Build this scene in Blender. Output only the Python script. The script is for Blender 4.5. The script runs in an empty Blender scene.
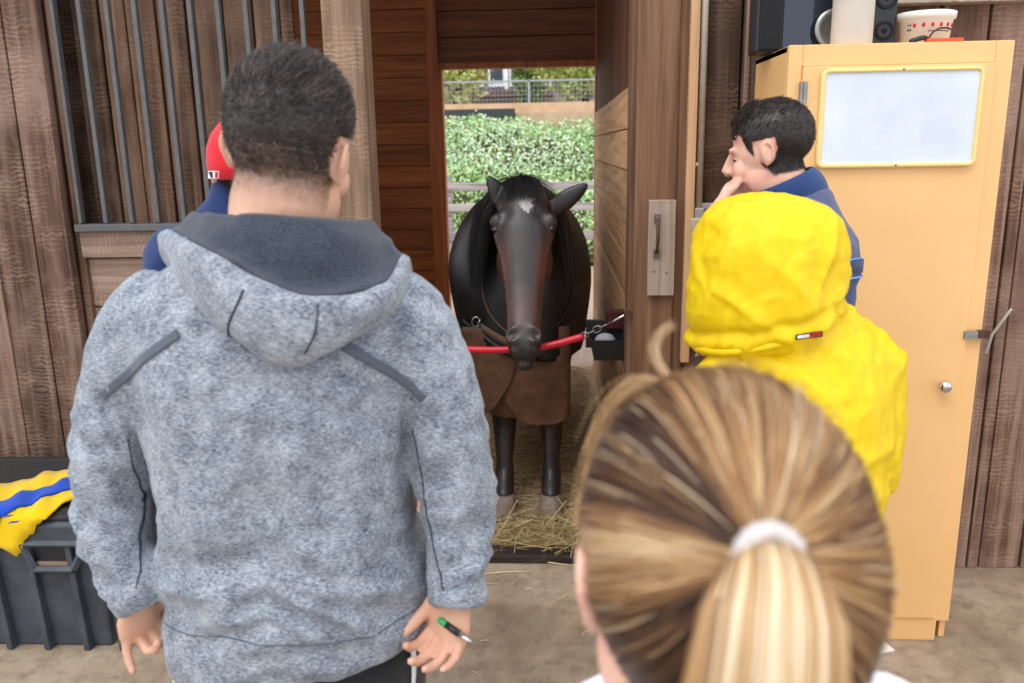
import bpy, bmesh, math, random
import numpy as np
from mathutils import Vector, Matrix
from mathutils.bvhtree import BVHTree

SC = bpy.context.scene
COL = SC.collection
random.seed(7)
RNG = np.random.default_rng(7)
PI = math.pi

# ------------------------------------------------------------------ camera
FPX, CAM_H = 830.0, 1.62
PITCH, YAW, ROLL = math.radians(13.2), math.radians(3.0), math.radians(-1.0)
CM = (Matrix.Rotation(YAW, 3, 'Z') @ Matrix.Rotation(PI/2 - PITCH, 3, 'X') @ Matrix.Rotation(ROLL, 3, 'Z'))
cd = bpy.data.cameras.new('camera')
cd.sensor_width = 36.0
cd.lens = FPX / 1024 * 36
cd.clip_start = 0.02
cd.dof.use_dof = True
cd.dof.focus_distance = 2.3
cd.dof.aperture_fstop = 4.8
cam = bpy.data.objects.new('camera', cd)
COL.objects.link(cam)
cam.matrix_world = Matrix.Translation((0, 0, CAM_H)) @ CM.to_4x4()
SC.camera = cam

# ------------------------------------------------------------------ light
w = bpy.data.worlds.new('overcast_sky')
SC.world = w
w.use_nodes = True
wn = w.node_tree
bg = wn.nodes['Background']
wtc = wn.nodes.new('ShaderNodeTexCoord')
wsep = wn.nodes.new('ShaderNodeSeparateXYZ')
wr = wn.nodes.new('ShaderNodeValToRGB')
wn.links.new(wtc.outputs['Generated'], wsep.inputs[0])
wn.links.new(wsep.outputs['Z'], wr.inputs[0])
wr.color_ramp.elements[0].position = 0.0
wr.color_ramp.elements[0].color = (0.92, 0.95, 1.0, 1)
wr.color_ramp.elements[1].position = 0.6
wr.color_ramp.elements[1].color = (0.85, 0.92, 1.0, 1)
wn.links.new(wr.outputs[0], bg.inputs[0])
bg.inputs[1].default_value = 1.35

sd = bpy.data.lights.new('soft_sun', 'SUN')
sd.energy = 1.3
sd.angle = math.radians(35)
sd.color = (1.0, 0.96, 0.9)
sun = bpy.data.objects.new('soft_sun', sd)
COL.objects.link(sun)
sun.rotation_euler = Vector((0.3, 0.55, -1.0)).to_track_quat('-Z', 'Y').to_euler()

SC.view_settings.view_transform = 'Standard'
SC.view_settings.look = 'None'
SC.view_settings.gamma = 1.0
SC.view_settings.use_curve_mapping = False
SC.view_settings.exposure = 0.2
SC.cycles.use_denoising = True
SC.cycles.max_bounces = 8

# ------------------------------------------------------------------ helpers
def ray(px, py):
    return CM @ Vector(((px - 512) / FPX, (341.5 - py) / FPX, -1.0))
def at_y(px, py, Y):
    r = ray(px, py); k = Y / r.y
    return np.array((r.x * k, Y, CAM_H + r.z * k))
def at_z(px, py, Z=0.0):
    r = ray(px, py); k = (Z - CAM_H) / r.z
    return np.array((r.x * k, r.y * k, Z))
def V(*a): return np.array(a, dtype=float)
def nrm(v):
    v = np.asarray(v, float); return v / (np.linalg.norm(v) + 1e-12)
def rotz(a):
    c, s = math.cos(a), math.sin(a); return np.array([[c, -s, 0], [s, c, 0], [0, 0, 1.0]])
def rotx(a):
    c, s = math.cos(a), math.sin(a); return np.array([[1.0, 0, 0], [0, c, -s], [0, s, c]])
def roty(a):
    c, s = math.cos(a), math.sin(a); return np.array([[c, 0, s], [0, 1.0, 0], [-s, 0, c]])

_perm = np.concatenate([np.random.default_rng(3).permutation(256)] * 3)
_grad = np.random.default_rng(4).normal(size=(256, 3)); _grad /= np.linalg.norm(_grad, axis=1)[:, None]
def noise3(p):
    p = np.asarray(p, float); i = np.floor(p).astype(int); f = p - i; i &= 255
    u = f * f * f * (f * (f * 6 - 15) + 10)
    def g(dx, dy, dz):
        h = _perm[_perm[_perm[i[:, 0] + dx] + i[:, 1] + dy] + i[:, 2] + dz]
        return (_grad[h] * (f - np.array([dx, dy, dz]))).sum(1)
    def lerp(a, b, t): return a + (b - a) * t
    x0 = lerp(lerp(g(0,0,0), g(1,0,0), u[:,0]), lerp(g(0,1,0), g(1,1,0), u[:,0]), u[:,1])
    x1 = lerp(lerp(g(0,0,1), g(1,0,1), u[:,0]), lerp(g(0,1,1), g(1,1,1), u[:,0]), u[:,1])
    return 1.5 * lerp(x0, x1, u[:, 2])
def fbm(p, o=3):
    s, a = 0, 1.0
    for k in range(o):
        s = s + a * noise3(p * (2 ** k) + 17.3 * k); a *= .5
    return s
def ridge(p): return 1 - np.abs(noise3(p)) * 2

def crease(p, w_=.09): return -np.exp(-(noise3(p) / w_) ** 2)
def catmull(P, n):
    P = np.asarray(P, float)
    Q = np.concatenate([[2 * P[0] - P[1]], P, [2 * P[-1] - P[-2]]])
    out = []
    for i in range(len(P) - 1):
        a, b, c, d = Q[i:i + 4]
        for k in range(n):
            t = k / n
            out.append(.5 * (2 * b + (c - a) * t + (2 * a - 5 * b + 4 * c - d) * t * t + (3 * b - a - 3 * c + d) * t ** 3))
    out.append(P[-1])
    return np.array(out)

# ---- mesh builder: collects shapes, links them as ONE mesh object
class MB:
    def __init__(s): s.v = []; s.f = []; s.m = []; s.t = []
    def add(s, vs, fs, mi=0, tint=0.5):
        o = len(s.v); s.v.extend([tuple(map(float, x)) for x in vs]); s.f.extend([[o + i for i in f] for f in fs])
        s.m.extend([mi] * len(fs)); s.t.extend([tint] * len(vs)); return s
    def box(s, c, sz, R=None, mi=0, tint=0.5, taper=None):
        c = np.asarray(c, float); h = np.asarray(sz, float) / 2
        vs = np.array([(x, y, z) for z in (-1, 1) for y in (-1, 1) for x in (-1, 1)], float) * h
        if taper is not None: vs[4:, 0] *= taper; vs[4:, 1] *= taper
        if R is not None: vs = vs @ np.asarray(R).T
        return s.add(vs + c, [(0, 2, 3, 1), (4, 5, 7, 6), (0, 1, 5, 4), (2, 6, 7, 3), (0, 4, 6, 2), (1, 3, 7, 5)], mi, tint)
    def bx(s, x0, x1, y0, y1, z0, z1, mi=0, tint=0.5):
        return s.box(((x0 + x1) / 2, (y0 + y1) / 2, (z0 + z1) / 2), (x1 - x0, y1 - y0, z1 - z0), None, mi, tint)
    def loft(s, rings, caps=True, mi=0, tint=0.5, closed=True):
        n = len(rings[0]); vs = [p for r in rings for p in r]; fs = []
        for i in range(len(rings) - 1):
            for j in range(n if closed else n - 1):
                a, b = i * n + j, i * n + (j + 1) % n
                fs.append((a, b, b + n, a + n))
        if caps and closed:
            vs = list(vs); k = len(vs)
            vs.append(np.mean(rings[0], 0)); vs.append(np.mean(rings[-1], 0)); L = (len(rings) - 1) * n
            for j in range(n):
                fs.append((k, (j + 1) % n, j)); fs.append((k + 1, L + j, L + (j + 1) % n))
        return s.add(vs, fs, mi, tint)
    def tube(s, pts, r, n=10, mi=0, tint=0.5, ref=None, flat=1.0, cap=True, rnd=False):
        pts = np.asarray(pts, float); K = len(pts)
        r = np.full(K, r) if np.isscalar(r) else np.asarray(r, float)
        tan = np.gradient(pts, axis=0); tan /= np.linalg.norm(tan, axis=1)[:, None] + 1e-12
        a = np.array(ref if ref is not None else ((0, 0, 1) if abs(tan[0][2]) < .9 else (0, 1, 0)), float)
        rings = []
        if rnd:
            e0 = [(-.92, .40), (-.7, .72)]; e1 = [(.7, .72), (.92, .40)]
        for i in range(K):
            a = nrm(a - tan[i] * (a @ tan[i])); b = np.cross(tan[i], a)
            def rg(off, k):
                return [pts[i] + tan[i] * off * r[i] + (a * math.cos(q) * r[i] * flat + b * math.sin(q) * r[i]) * k for q in np.arange(n) * 2 * PI / n]
            if rnd and i == 0:
                for o, k in e0: rings.append(rg(o, k))
            rings.append(rg(0, 1))
            if rnd and i == K - 1:
                for o, k in e1: rings.append(rg(o, k))
        return s.loft(rings, cap, mi, tint)
    def ell(s, c, r, R=None, n=16, mi=0, tint=0.5):
        c = np.asarray(c, float); r = np.asarray(r, float) * np.ones(3); rings = []
        R = np.eye(3) if R is None else np.asarray(R)
        m = max(6, n // 2)
        for i in range(1, m):
            th = PI * i / m
            rings.append([c + R @ (r * V(math.sin(th) * math.cos(q), math.sin(th) * math.sin(q), -math.cos(th))) for q in np.arange(n) * 2 * PI / n])
        return s.loft(rings, True, mi, tint)
    def lathe(s, c, prof, n=24, R=None, mi=0, tint=0.5, caps=True):
        c = np.asarray(c, float); R = np.eye(3) if R is None else np.asarray(R)
        return s.loft([[c + R @ V(rr * math.cos(q), rr * math.sin(q), z) for q in np.arange(n) * 2 * PI / n] for rr, z in prof], caps, mi, tint)
    def grid(s, P, mi=0, tint=0.5):
        P = np.asarray(P, float); a, b = P.shape[:2]
        return s.add(P.reshape(-1, 3), [(i * b + j, i * b + j + 1, (i + 1) * b + j + 1, (i + 1) * b + j) for i in range(a - 1) for j in range(b - 1)], mi, tint)
    def prism(s, poly, axis, d0, d1, mi=0, tint=0.5):
        n = len(poly)
        def mk(p, d): return {'x': (d, p[0], p[1]), 'y': (p[0], d, p[1]), 'z': (p[0], p[1], d)}[axis]
        vs = [mk(p, d0) for p in poly] + [mk(p, d1) for p in poly]
        return s.add(vs, [tuple(range(n))[::-1], tuple(range(n, 2 * n))] + [(i, (i + 1) % n, n + (i + 1) % n, n + i) for i in range(n)], mi, tint)
    def mesh(s, name):
        me = bpy.data.meshes.new(name)
        me.from_pydata(s.v, [], s.f)
        me.polygons.foreach_set('material_index', s.m)
        at = me.attributes.new('tint', 'FLOAT', 'POINT'); at.data.foreach_set('value', s.t)
        bm = bmesh.new(); bm.from_mesh(me); bmesh.ops.recalc_face_normals(bm, faces=bm.faces); bm.to_mesh(me); bm.free()
        return me
    def build(s, name, mats, parent=None, smooth=False, bevel=0, sub=0, solid=0, solid_off=0):
        return link(name, s.mesh(name), mats, parent, smooth, bevel, sub, solid, solid_off)

ORIGIN = {}
def link(name, me, mats, parent=None, smooth=False, bevel=0, sub=0, solid=0, solid_off=0):
    o = bpy.data.objects.new(name, me); COL.objects.link(o)
    for m in (mats if isinstance(mats, (list, tuple)) else [mats]): me.materials.append(m)
    if smooth: me.polygons.foreach_set('use_smooth', [True] * len(me.polygons))
    if solid:
        md = o.modifiers.new('solidify', 'SOLIDIFY'); md.thickness = solid; md.offset = solid_off
    if sub:
        md = o.modifiers.new('subdivision', 'SUBSURF'); md.levels = md.render_levels = sub
    if bevel:
        md = o.modifiers.new('bevel', 'BEVEL'); md.width = bevel; md.segments = 2; md.limit_method = 'ANGLE'; md.angle_limit = math.radians(40)
    if parent is not None: adopt(o, parent)
    return o
def adopt(o, parent):
    o.parent = parent
    o.matrix_parent_inverse = Matrix.Translation(-Vector(world_loc(parent)))
def world_loc(o):
    return ORIGIN.get(o.name, (0, 0, 0))
def tag(o, label=None, cat=None, group=None, kind=None):
    if label: o['label'] = label
    if cat: o['category'] = cat
    if group: o['group'] = group
    if kind: o['kind'] = kind
    return o
def thing(name, label, cat, loc, group=None):
    e = bpy.data.objects.new(name, None); COL.objects.link(e)
    e.empty_display_size = .1; e.location = loc; ORIGIN[e.name] = tuple(map(float, loc))
    return tag(e, label, cat, group)
def struct(name, mb, mats, **k):
    o = mb.build(name, mats, **k) if isinstance(mb, MB) else mb
    o['kind'] = 'structure'; return o

def fuse(mb, voxel, smooth=4, fac=.5):
    me = mb.mesh('tmp'); o = bpy.data.objects.new('tmp', me); COL.objects.link(o)
    r = o.modifiers.new('r', 'REMESH'); r.mode = 'VOXEL'; r.voxel_size = voxel; r.adaptivity = 0
    if smooth:
        m = o.modifiers.new('s', 'SMOOTH'); m.factor = fac; m.iterations = smooth
    dg = bpy.context.evaluated_depsgraph_get(); dg.update()
    out = bpy.data.meshes.new_from_object(o.evaluated_get(dg), depsgraph=dg)
    bpy.data.objects.remove(o); bpy.data.meshes.remove(me)
    out.materials.clear()
    return out
def get_co(me):
    a = np.empty(len(me.vertices) * 3); me.vertices.foreach_get('co', a); return a.reshape(-1, 3)
def set_co(me, co): me.vertices.foreach_set('co', np.ascontiguousarray(co, float).ravel()); me.update()
def get_no(me):
    a = np.empty(len(me.vertices) * 3); me.vertex_normals.foreach_get('vector', a); return a.reshape(-1, 3)
def displace(me, fn):
    co = get_co(me); no = get_no(me); d = fn(co, no)
    set_co(me, co + (no * d[:, None] if d.ndim == 1 else d))
def face_centers(me):
    a = np.empty(len(me.polygons) * 3); me.polygons.foreach_get('center', a); return a.reshape(-1, 3)
def set_tint(me, val):
    at = me.attributes.get('tint') or me.attributes.new('tint', 'FLOAT', 'POINT')
    at.data.foreach_set('value', np.asarray(val, float))
def bvh(o_or_me):
    me = o_or_me.data if hasattr(o_or_me, 'data') else o_or_me
    return BVHTree.FromPolygons([v.co.copy() for v in me.vertices], [tuple(p.vertices) for p in me.polygons])

def strands(name, P, R, tint, mat, parent, n=3):
    """P (N,K,3) paths, R (K,) or (N,K) radii, tint (N,) or (N,K): thin tubes in one mesh."""
    N, K = P.shape[:2]
    R = np.broadcast_to(R, (N, K)); tint = np.asarray(tint, float)
    if tint.ndim == 1: tint = np.repeat(tint[:, None], K, 1)
    tan = np.gradient(P, axis=1); tan /= np.linalg.norm(tan, axis=2)[..., None] + 1e-12
    a = np.empty_like(P)                                   # parallel transport, so that no strand twists
    r0 = np.where(np.abs(tan[:, 0, 2:3]) < .85, np.array([0, 0, 1.0]), np.array([1.0, 0, 0])); prev = np.cross(tan[:, 0], r0)
    for k in range(K):
        prev = prev - tan[:, k] * (prev * tan[:, k]).sum(1)[:, None]; prev /= np.linalg.norm(prev, axis=1)[:, None] + 1e-12; a[:, k] = prev
    b = np.cross(tan, a)
    q = np.arange(n) * 2 * PI / n
    vs = P[:, :, None, :] + R[:, :, None, None] * (a[:, :, None, :] * np.cos(q)[:, None] + b[:, :, None, :] * np.sin(q)[:, None])
    idx = np.arange(N * K * n).reshape(N, K, n)
    nx = np.roll(idx, -1, axis=2)
    fs = np.stack([idx[:, :-1], nx[:, :-1], nx[:, 1:], idx[:, 1:]], -1).reshape(-1, 4)
    me = bpy.data.meshes.new(name)
    me.vertices.add(N * K * n); me.vertices.foreach_set('co', vs.ravel())
    me.loops.add(fs.size); me.loops.foreach_set('vertex_index', fs.ravel().astype(np.int32))
    me.polygons.add(len(fs)); me.polygons.foreach_set('loop_start', np.arange(0, fs.size, 4, dtype=np.int32))
    me.update(calc_edges=True); me.validate()
    at = me.attributes.new('tint', 'FLOAT', 'POINT'); at.data.foreach_set('value', np.repeat(tint.ravel(), n))
    return link(name, me, mat, parent, True)

# ------------------------------------------------------------------ materials
class NT:
    def __init__(s, name):
        s.m = bpy.data.materials.new(name); s.m.use_nodes = True; s.t = s.m.node_tree
        s.b = s.t.nodes['Principled BSDF']
    def n(s, typ, **k):
        x = s.t.nodes.new('ShaderNode' + typ)
        for a, v in k.items(): setattr(x, a, v)
        return x
    def l(s, a, b): s.t.links.new(a, b)
    def coord(s, scale=(1, 1, 1), rot=(0, 0, 0), loc=(0, 0, 0)):
        c = s.n('TexCoord'); m = s.n('Mapping'); m.inputs['Scale'].default_value = scale
        m.inputs['Rotation'].default_value = rot; m.inputs['Location'].default_value = loc
        s.l(c.outputs['Object'], m.inputs[0]); return m.outputs[0]
    def noise(s, co, scale=5, detail=4, rough=.55, dist=0.0):
        x = s.n('TexNoise'); x.inputs['Scale'].default_value = scale; x.inputs['Detail'].default_value = detail
        x.inputs['Roughness'].default_value = rough; x.inputs['Distortion'].default_value = dist
        s.l(co, x.inputs['Vector']); return x.outputs['Fac']
    def ramp(s, fac, stops):
        r = s.n('ValToRGB'); e = r.color_ramp.elements
        while len(e) < len(stops): e.new(.5)
        for q, (p, c) in zip(e, stops): q.position = p; q.color = (*c, 1) if len(c) == 3 else c
        s.l(fac, r.inputs[0]); return r.outputs[0]
    def mix(s, fac, a, b, mode='MIX'):
        x = s.n('Mix', data_type='RGBA', blend_type=mode)
        for i, v in ((0, fac), (6, a), (7, b)):
            if isinstance(v, (int, float)): x.inputs[i].default_value = v
            elif isinstance(v, tuple): x.inputs[i].default_value = (*v, 1)
            else: s.l(v, x.inputs[i])
        return x.outputs[2]
    def math(s, op, a, b=0.0):
        x = s.n('Math', operation=op)
        for i, v in ((0, a), (1, b)):
            if isinstance(v, (int, float)): x.inputs[i].default_value = v
            else: s.l(v, x.inputs[i])
        return x.outputs[0]
    def attr(s, name='tint'):
        x = s.n('Attribute'); x.attribute_name = name; return x.outputs['Fac']
    def bump(s, h, strength=.3, dist=.002):
        x = s.n('Bump'); x.inputs['Strength'].default_value = strength; x.inputs['Distance'].default_value = dist
        s.l(h, x.inputs['Height']); s.l(x.outputs[0], s.b.inputs['Normal'])
    def done(s, col=None, rough=.6, metal=0.0, spec=.5):
        if col is not None:
            if isinstance(col, tuple): s.b.inputs['Base Color'].default_value = (*col, 1)
            else: s.l(col, s.b.inputs['Base Color'])
        if isinstance(rough, (int, float)): s.b.inputs['Roughness'].default_value = rough
        else: s.l(rough, s.b.inputs['Roughness'])
        s.b.inputs['Metallic'].default_value = metal; s.b.inputs['Specular IOR Level'].default_value = spec
        return s.m
def srgb(r, g, b):
    f = lambda c: (c / 255 / 12.92) if c / 255 <= .04045 else ((c / 255 + .055) / 1.055) ** 2.4
    return (f(r), f(g), f(b))
def simple(name, col, rough=.5, metal=0.0, spec=.5, var=.12, scale=30, bump=0.0):
    t = NT(name); co = t.coord(); f = t.noise(co, scale, 5)
    c = t.ramp(f, [(.3, tuple(x * (1 - var) for x in col)), (.7, tuple(min(1, x * (1 + var)) for x in col))])
    if bump: t.bump(f, bump, .002)
    return t.done(c, rough, metal, spec)
def wood(name, dark, mid, light, axis='z', rough=.75, saw=0.0, worn=None, tintvar=.5, spec=.3):
    t = NT(name)
    st = {'x': (1.2, 26, 26), 'y': (26, 1.2, 26), 'z': (26, 26, 1.2)}[axis]
    off = t.attr()
    c0 = t.n('TexCoord'); mp = t.n('Mapping'); mp.inputs['Scale'].default_value = st
    cmb = t.n('CombineXYZ'); sc = t.math('MULTIPLY', off, 37.0)
    for i in range(3): t.l(sc, cmb.inputs[i])
    t.l(c0.outputs['Object'], mp.inputs[0]); t.l(cmb.outputs[0], mp.inputs['Location'])
    g = t.noise(mp.outputs[0], 1.0, 8, .65, .6)
    col = t.ramp(g, [(.28, dark), (.5, mid), (.74, light)])
    br = t.math('ADD', t.math('MULTIPLY', off, tintvar * 1.3), 1 - tintvar * .65)
    cb = t.n('CombineColor');
    for i in range(3): t.l(br, cb.inputs[i])
    col = t.mix(1.0, col, cb.outputs[0], 'MULTIPLY')
    co = t.coord()
    if worn:
        b = t.noise(co, 3.2, 5, .6)
        col = t.mix(t.math('MULTIPLY', t.ramp(b, [(.45, (0, 0, 0)), (.68, (1, 1, 1))]), .75), col, worn)
    h = g
    if saw:
        sv = t.n('TexWave', wave_type='BANDS', bands_direction='Z' if axis == 'z' else 'X')
        sv.inputs['Scale'].default_value = 19; sv.inputs['Distortion'].default_value = 9; sv.inputs['Detail'].default_value = 4
        sv.inputs['Detail Scale'].default_value = 1.3
        t.l(co, sv.inputs['Vector'])
        m2 = t.noise(co, 7, 6, .65)
        k = t.math('MULTIPLY', t.math('MULTIPLY', sv.outputs['Fac'], t.ramp(m2, [(.42, (0, 0, 0)), (.66, (1, 1, 1))])), saw)
        col = t.mix(k, col, tuple(min(1, x * 1.7) for x in light))
        h = t.math('ADD', g, t.math('MULTIPLY', sv.outputs['Fac'], .4 * saw))
    t.bump(h, .45, .004)
    return t.done(col, rough, 0, spec)

M = {}
M['barn'] = wood('weathered_barn_boards', srgb(52, 34, 26), srgb(108, 80, 66), srgb(164, 136, 118), 'z', .85, .3, srgb(150, 124, 110), .55)
M['barn_dark'] = wood('dark_barn_boards', srgb(44, 30, 22), srgb(96, 70, 54), srgb(146, 118, 98), 'z', .85, .2, srgb(124, 98, 82), .75)
M['post'] = wood('rough_post', srgb(84, 64, 50), srgb(132, 106, 86), srgb(164, 138, 116), 'z', .85, .35, None, .3)
M['jamb'] = wood('brown_post', srgb(74, 50, 35), srgb(122, 88, 65), srgb(152, 116, 88), 'z', .7, 0, None, .25)
M['lightwood'] = wood('light_batten', srgb(150, 112, 80), srgb(190, 150, 112), srgb(214, 178, 140), 'z', .7, 0, None, .25)
M['stain'] = wood('stained_stall_boards', srgb(96, 48, 20), srgb(146, 80, 36), srgb(176, 104, 52), 'x', .55, 0, None, .55, .4)
M['stain_v'] = wood('stained_post', srgb(122, 62, 28), srgb(172, 96, 48), srgb(200, 122, 66), 'z', .55, 0, None, .3, .4)
M['side'] = wood('stall_side_boards', srgb(150, 106, 72), srgb(198, 150, 108), srgb(222, 178, 136), 'y', .65, 0, None, .4, .35)
M['slat'] = wood('dark_stall_slats', srgb(58, 30, 16), srgb(92, 52, 30), srgb(120, 72, 44), 'z', .6, 0, None, .5)
M['fence'] = wood('grey_fence_rail', srgb(96, 92, 92), srgb(172, 164, 164), srgb(206, 200, 198), 'x', .85, 0, None, .3)
M['block'] = wood('old_pine_block', srgb(120, 104, 94), srgb(164, 146, 132), srgb(192, 174, 158), 'z', .85, .1, None, .2)
M['bar'] = simple('grey_painted_steel', srgb(96, 96, 96), .55, .3, .5, .15)
M['galv'] = simple('galvanised_steel', srgb(178, 176, 172), .4, .6, .5, .1)
M['conduit'] = simple('conduit_paint', srgb(186, 172, 150), .45, .2, .5, .1)
M['steel'] = simple('worn_steel', srgb(150, 148, 146), .35, .9, .5, .2)
M['rust'] = simple('rusty_handle', srgb(92, 66, 52), .55, .5, .5, .25)
M['chrome'] = simple('chrome', srgb(205, 208, 212), .18, 1.0, .5, .04)
M['black_plastic'] = simple('black_plastic', srgb(34, 36, 40), .45, 0, .5, .12, 60)
M['white'] = simple('white_enamel', srgb(238, 236, 230), .5, 0, .4, .03)
M['navy'] = simple('navy_paint', srgb(24, 34, 84), .6, 0, .3, .05)
M['redp'] = simple('red_paint', srgb(206, 24, 40), .6, 0, .3, .05)

# concrete
t = NT('stained_concrete'); co = t.coord()
a = t.noise(co, 2.2, 6, .6); b = t.noise(co, 14, 6, .65); c = t.noise(co, 160, 3, .6)
col = t.ramp(a, [(.3, srgb(132, 112, 92)), (.5, srgb(168, 148, 126)), (.72, srgb(192, 174, 154))])
col = t.mix(t.math('MULTIPLY', t.ramp(b, [(.46, (0, 0, 0)), (.70, (1, 1, 1))]), .65), col, srgb(112, 94, 78))
col = t.mix(t.math('MULTIPLY', t.ramp(c, [(.55, (0, 0, 0)), (.7, (1, 1, 1))]), .35), col, srgb(96, 84, 72))
t.bump(c, .25, .002); M['concrete'] = t.done(col, .8, 0, .3)
# straw dirt / sandy ground
t = NT('straw_bed'); co = t.coord()
a = t.noise(co, 5, 6, .7); b = t.noise(co, 60, 4, .7)
col = t.ramp(b, [(.3, srgb(146, 116, 86)), (.5, srgb(198, 168, 132)), (.7, srgb(230, 208, 172))])
col = t.mix(t.math('MULTIPLY', a, .4), col, srgb(120, 86, 56))
t.bump(b, .8, .01); M['bed'] = t.done(col, .9, 0, .15)
t = NT('sandy_ground'); co = t.coord()
a = t.noise(co, 1.2, 6, .7); b = t.noise(co, 40, 4, .7)
col = t.ramp(b, [(.3, srgb(150, 122, 104)), (.55, srgb(196, 170, 150)), (.75, srgb(222, 200, 182))])
t.bump(b, .5, .01); M['sand'] = t.done(col, .95, 0, .1)
t = NT('straw_stalks'); f = t.attr()
M['straw'] = t.done(t.ramp(f, [(0, srgb(160, 130, 92)), (.5, srgb(212, 186, 142)), (1, srgb(238, 222, 186))]), .6, 0, .3)
# hay with a green cast
t = NT('hay_stalks'); f = t.attr()
M['hay'] = t.done(t.ramp(f, [(0, srgb(122, 100, 60)), (.5, srgb(188, 164, 108)), (1, srgb(220, 204, 150))]), .6, 0, .3)
# leaves
t = NT('ground_ivy_leaves'); f = t.attr()
M['leaf'] = t.done(t.ramp(f, [(0, srgb(112, 152, 84)), (.3, srgb(164, 200, 122)), (.6, srgb(200, 226, 176)), (.85, srgb(230, 242, 222)), (1, srgb(236, 220, 140))]), .45, 0, .5)  # pale tones put the sky's reflection on the ivy into its colour
t = NT('tree_leaves'); f = t.attr()
M['tleaf'] = t.done(t.ramp(f, [(0, srgb(88, 112, 60)), (.5, srgb(168, 190, 104)), (.85, srgb(214, 214, 140)), (1, srgb(224, 184, 130))]), .55, 0, .3)
M['bark'] = simple('bark', srgb(86, 72, 58), .9, 0, .2, .3, 20, .5)
M['soil'] = simple('hill_soil', srgb(96, 88, 58), .95, 0, .1, .35, 6)

def skin(name, base, warm):
    t = NT(name); co = t.coord(); a = t.noise(co, 28, 4); b = t.noise(co, 320, 3)
    col = t.ramp(a, [(.3, warm), (.65, base)])
    col = t.mix(t.math('MULTIPLY', t.attr('stubble'), .8), col, srgb(84, 72, 68))
    t.bump(b, .08, .001)
    t.b.inputs['Subsurface Weight'].default_value = .08
    t.b.inputs['Subsurface Radius'].default_value = (.012, .005, .003)
    t.b.inputs['Subsurface Scale'].default_value = .5
    return t.done(col, .48, 0, .4)
M['skin_a'] = skin('tan_skin', srgb(224, 180, 154), srgb(212, 158, 132))
M['skin_b'] = skin('fair_skin', srgb(230, 186, 164), srgb(220, 150, 130))
M['skin_c'] = skin('pale_skin', srgb(238, 200, 180), srgb(226, 160, 140))
M['lip'] = simple('lip', srgb(190, 108, 98), .45, 0, .4, .06)
def hairmat(name, stops, rough=.38, spec=.5):
    t = NT(name); f = t.attr()
    t.b.inputs['Anisotropic'].default_value = .4
    return t.done(t.ramp(f, stops), rough, 0, spec)
M['hair_black'] = hairmat('short_black_hair', [(0, srgb(26, 22, 22)), (.5, srgb(58, 50, 47)), (1, srgb(140, 124, 114))], .42, .5)
M['hair_brown'] = hairmat('dark_brown_hair', [(0, srgb(26, 19, 16)), (.7, srgb(58, 42, 34)), (1, srgb(104, 76, 58))], .38, .5)
M['hair_blond'] = hairmat('streaked_blond_hair', [(0, srgb(48, 32, 26)), (.28, srgb(98, 64, 40)), (.5, srgb(168, 120, 74)), (.72, srgb(222, 184, 132)), (1, srgb(250, 234, 206))], .34, .5)
M['scalp'] = simple('blond_scalp', srgb(96, 68, 48), .6, 0, .3, .2)
M['eye'] = simple('eye_white', srgb(226, 220, 214), .2, 0, .5, .02)
M['horse_eye'] = simple('dark_eye', (.006, .004, .003), .08, 0, .7, .05)

def cloth(name, stops, scale=220, rough=.85, bump=.25, big=.25, stretch=(1, 1, 2.2), sheen=.2, spec=.2):
    t = NT(name); co = t.coord(stretch); a = t.noise(co, scale, 4, .7); b = t.noise(t.coord(), 26, 5, .65)
    f = t.math('ADD', t.math('MULTIPLY', a, 1 - big), t.math('MULTIPLY', b, big))
    col = t.ramp(f, stops); t.bump(a, bump, .0015)
    t.b.inputs['Sheen Weight'].default_value = sheen
    return t.done(col, rough, 0, spec)
M['heather'] = cloth('heather_grey_knit', [(.35, srgb(60, 66, 78)), (.45, srgb(112, 119, 131)), (.545, srgb(158, 165, 175)), (.67, srgb(200, 204, 212))], 230, .85, .3, .32, (.65, 1, 2.6))
M['heather_dark'] = cloth('dark_heather_lining', [(.35, srgb(38, 43, 54)), (.5, srgb(56, 62, 74)), (.65, srgb(78, 84, 96))], 240, .85, .3, .25)
M['strip'] = cloth('slate_strip', [(.3, srgb(78, 86, 98)), (.7, srgb(98, 106, 118))], 200, .6, .1, .2)
M['seam'] = simple('dark_seam', srgb(62, 68, 80), .8, 0, .2, .1)
M['trousers'] = cloth('black_trousers', [(.3, srgb(24, 25, 28)), (.7, srgb(44, 45, 50))], 260, .8, .2, .2)
M['navy_cloth'] = cloth('navy_jacket', [(.3, srgb(22, 40, 84)), (.7, srgb(40, 64, 116))], 260, .8, .25, .25)
M['blue_grey'] = cloth('blue_grey_fleece', [(.3, srgb(66, 72, 100)), (.7, srgb(98, 104, 134))], 260, .9, .25, .25)
M['blue_cloth'] = cloth('blue_fleece', [(.3, srgb(34, 54, 98)), (.7, srgb(58, 82, 132))], 260, .9, .25, .25)
M['lightblue'] = simple('light_blue_line', srgb(118, 170, 226), .7, 0, .2, .05)
M['red_cloth'] = cloth('red_cap_cloth', [(.3, srgb(196, 14, 34)), (.7, srgb(226, 30, 50))], 300, .75, .15, .2)
M['jeans'] = cloth('blue_jeans', [(.3, srgb(40, 52, 78)), (.7, srgb(68, 84, 116))], 260, .85, .2, .2)
M['white_cloth'] = cloth('white_cotton', [(.3, srgb(226, 228, 232)), (.7, srgb(246, 246, 248))], 240, .85, .15, .2)
M['scrunchie'] = cloth('off_white_hair_tie', [(.3, srgb(196, 186, 182)), (.7, srgb(222, 214, 210))], 240, .85, .2, .2)
M['shoe'] = simple('dark_shoe', srgb(40, 36, 36), .55, 0, .4, .1)
t = NT('yellow_rain_cloth'); co = t.coord(); a = t.noise(co, 60, 5); b = t.noise(co, 420, 2)
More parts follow.
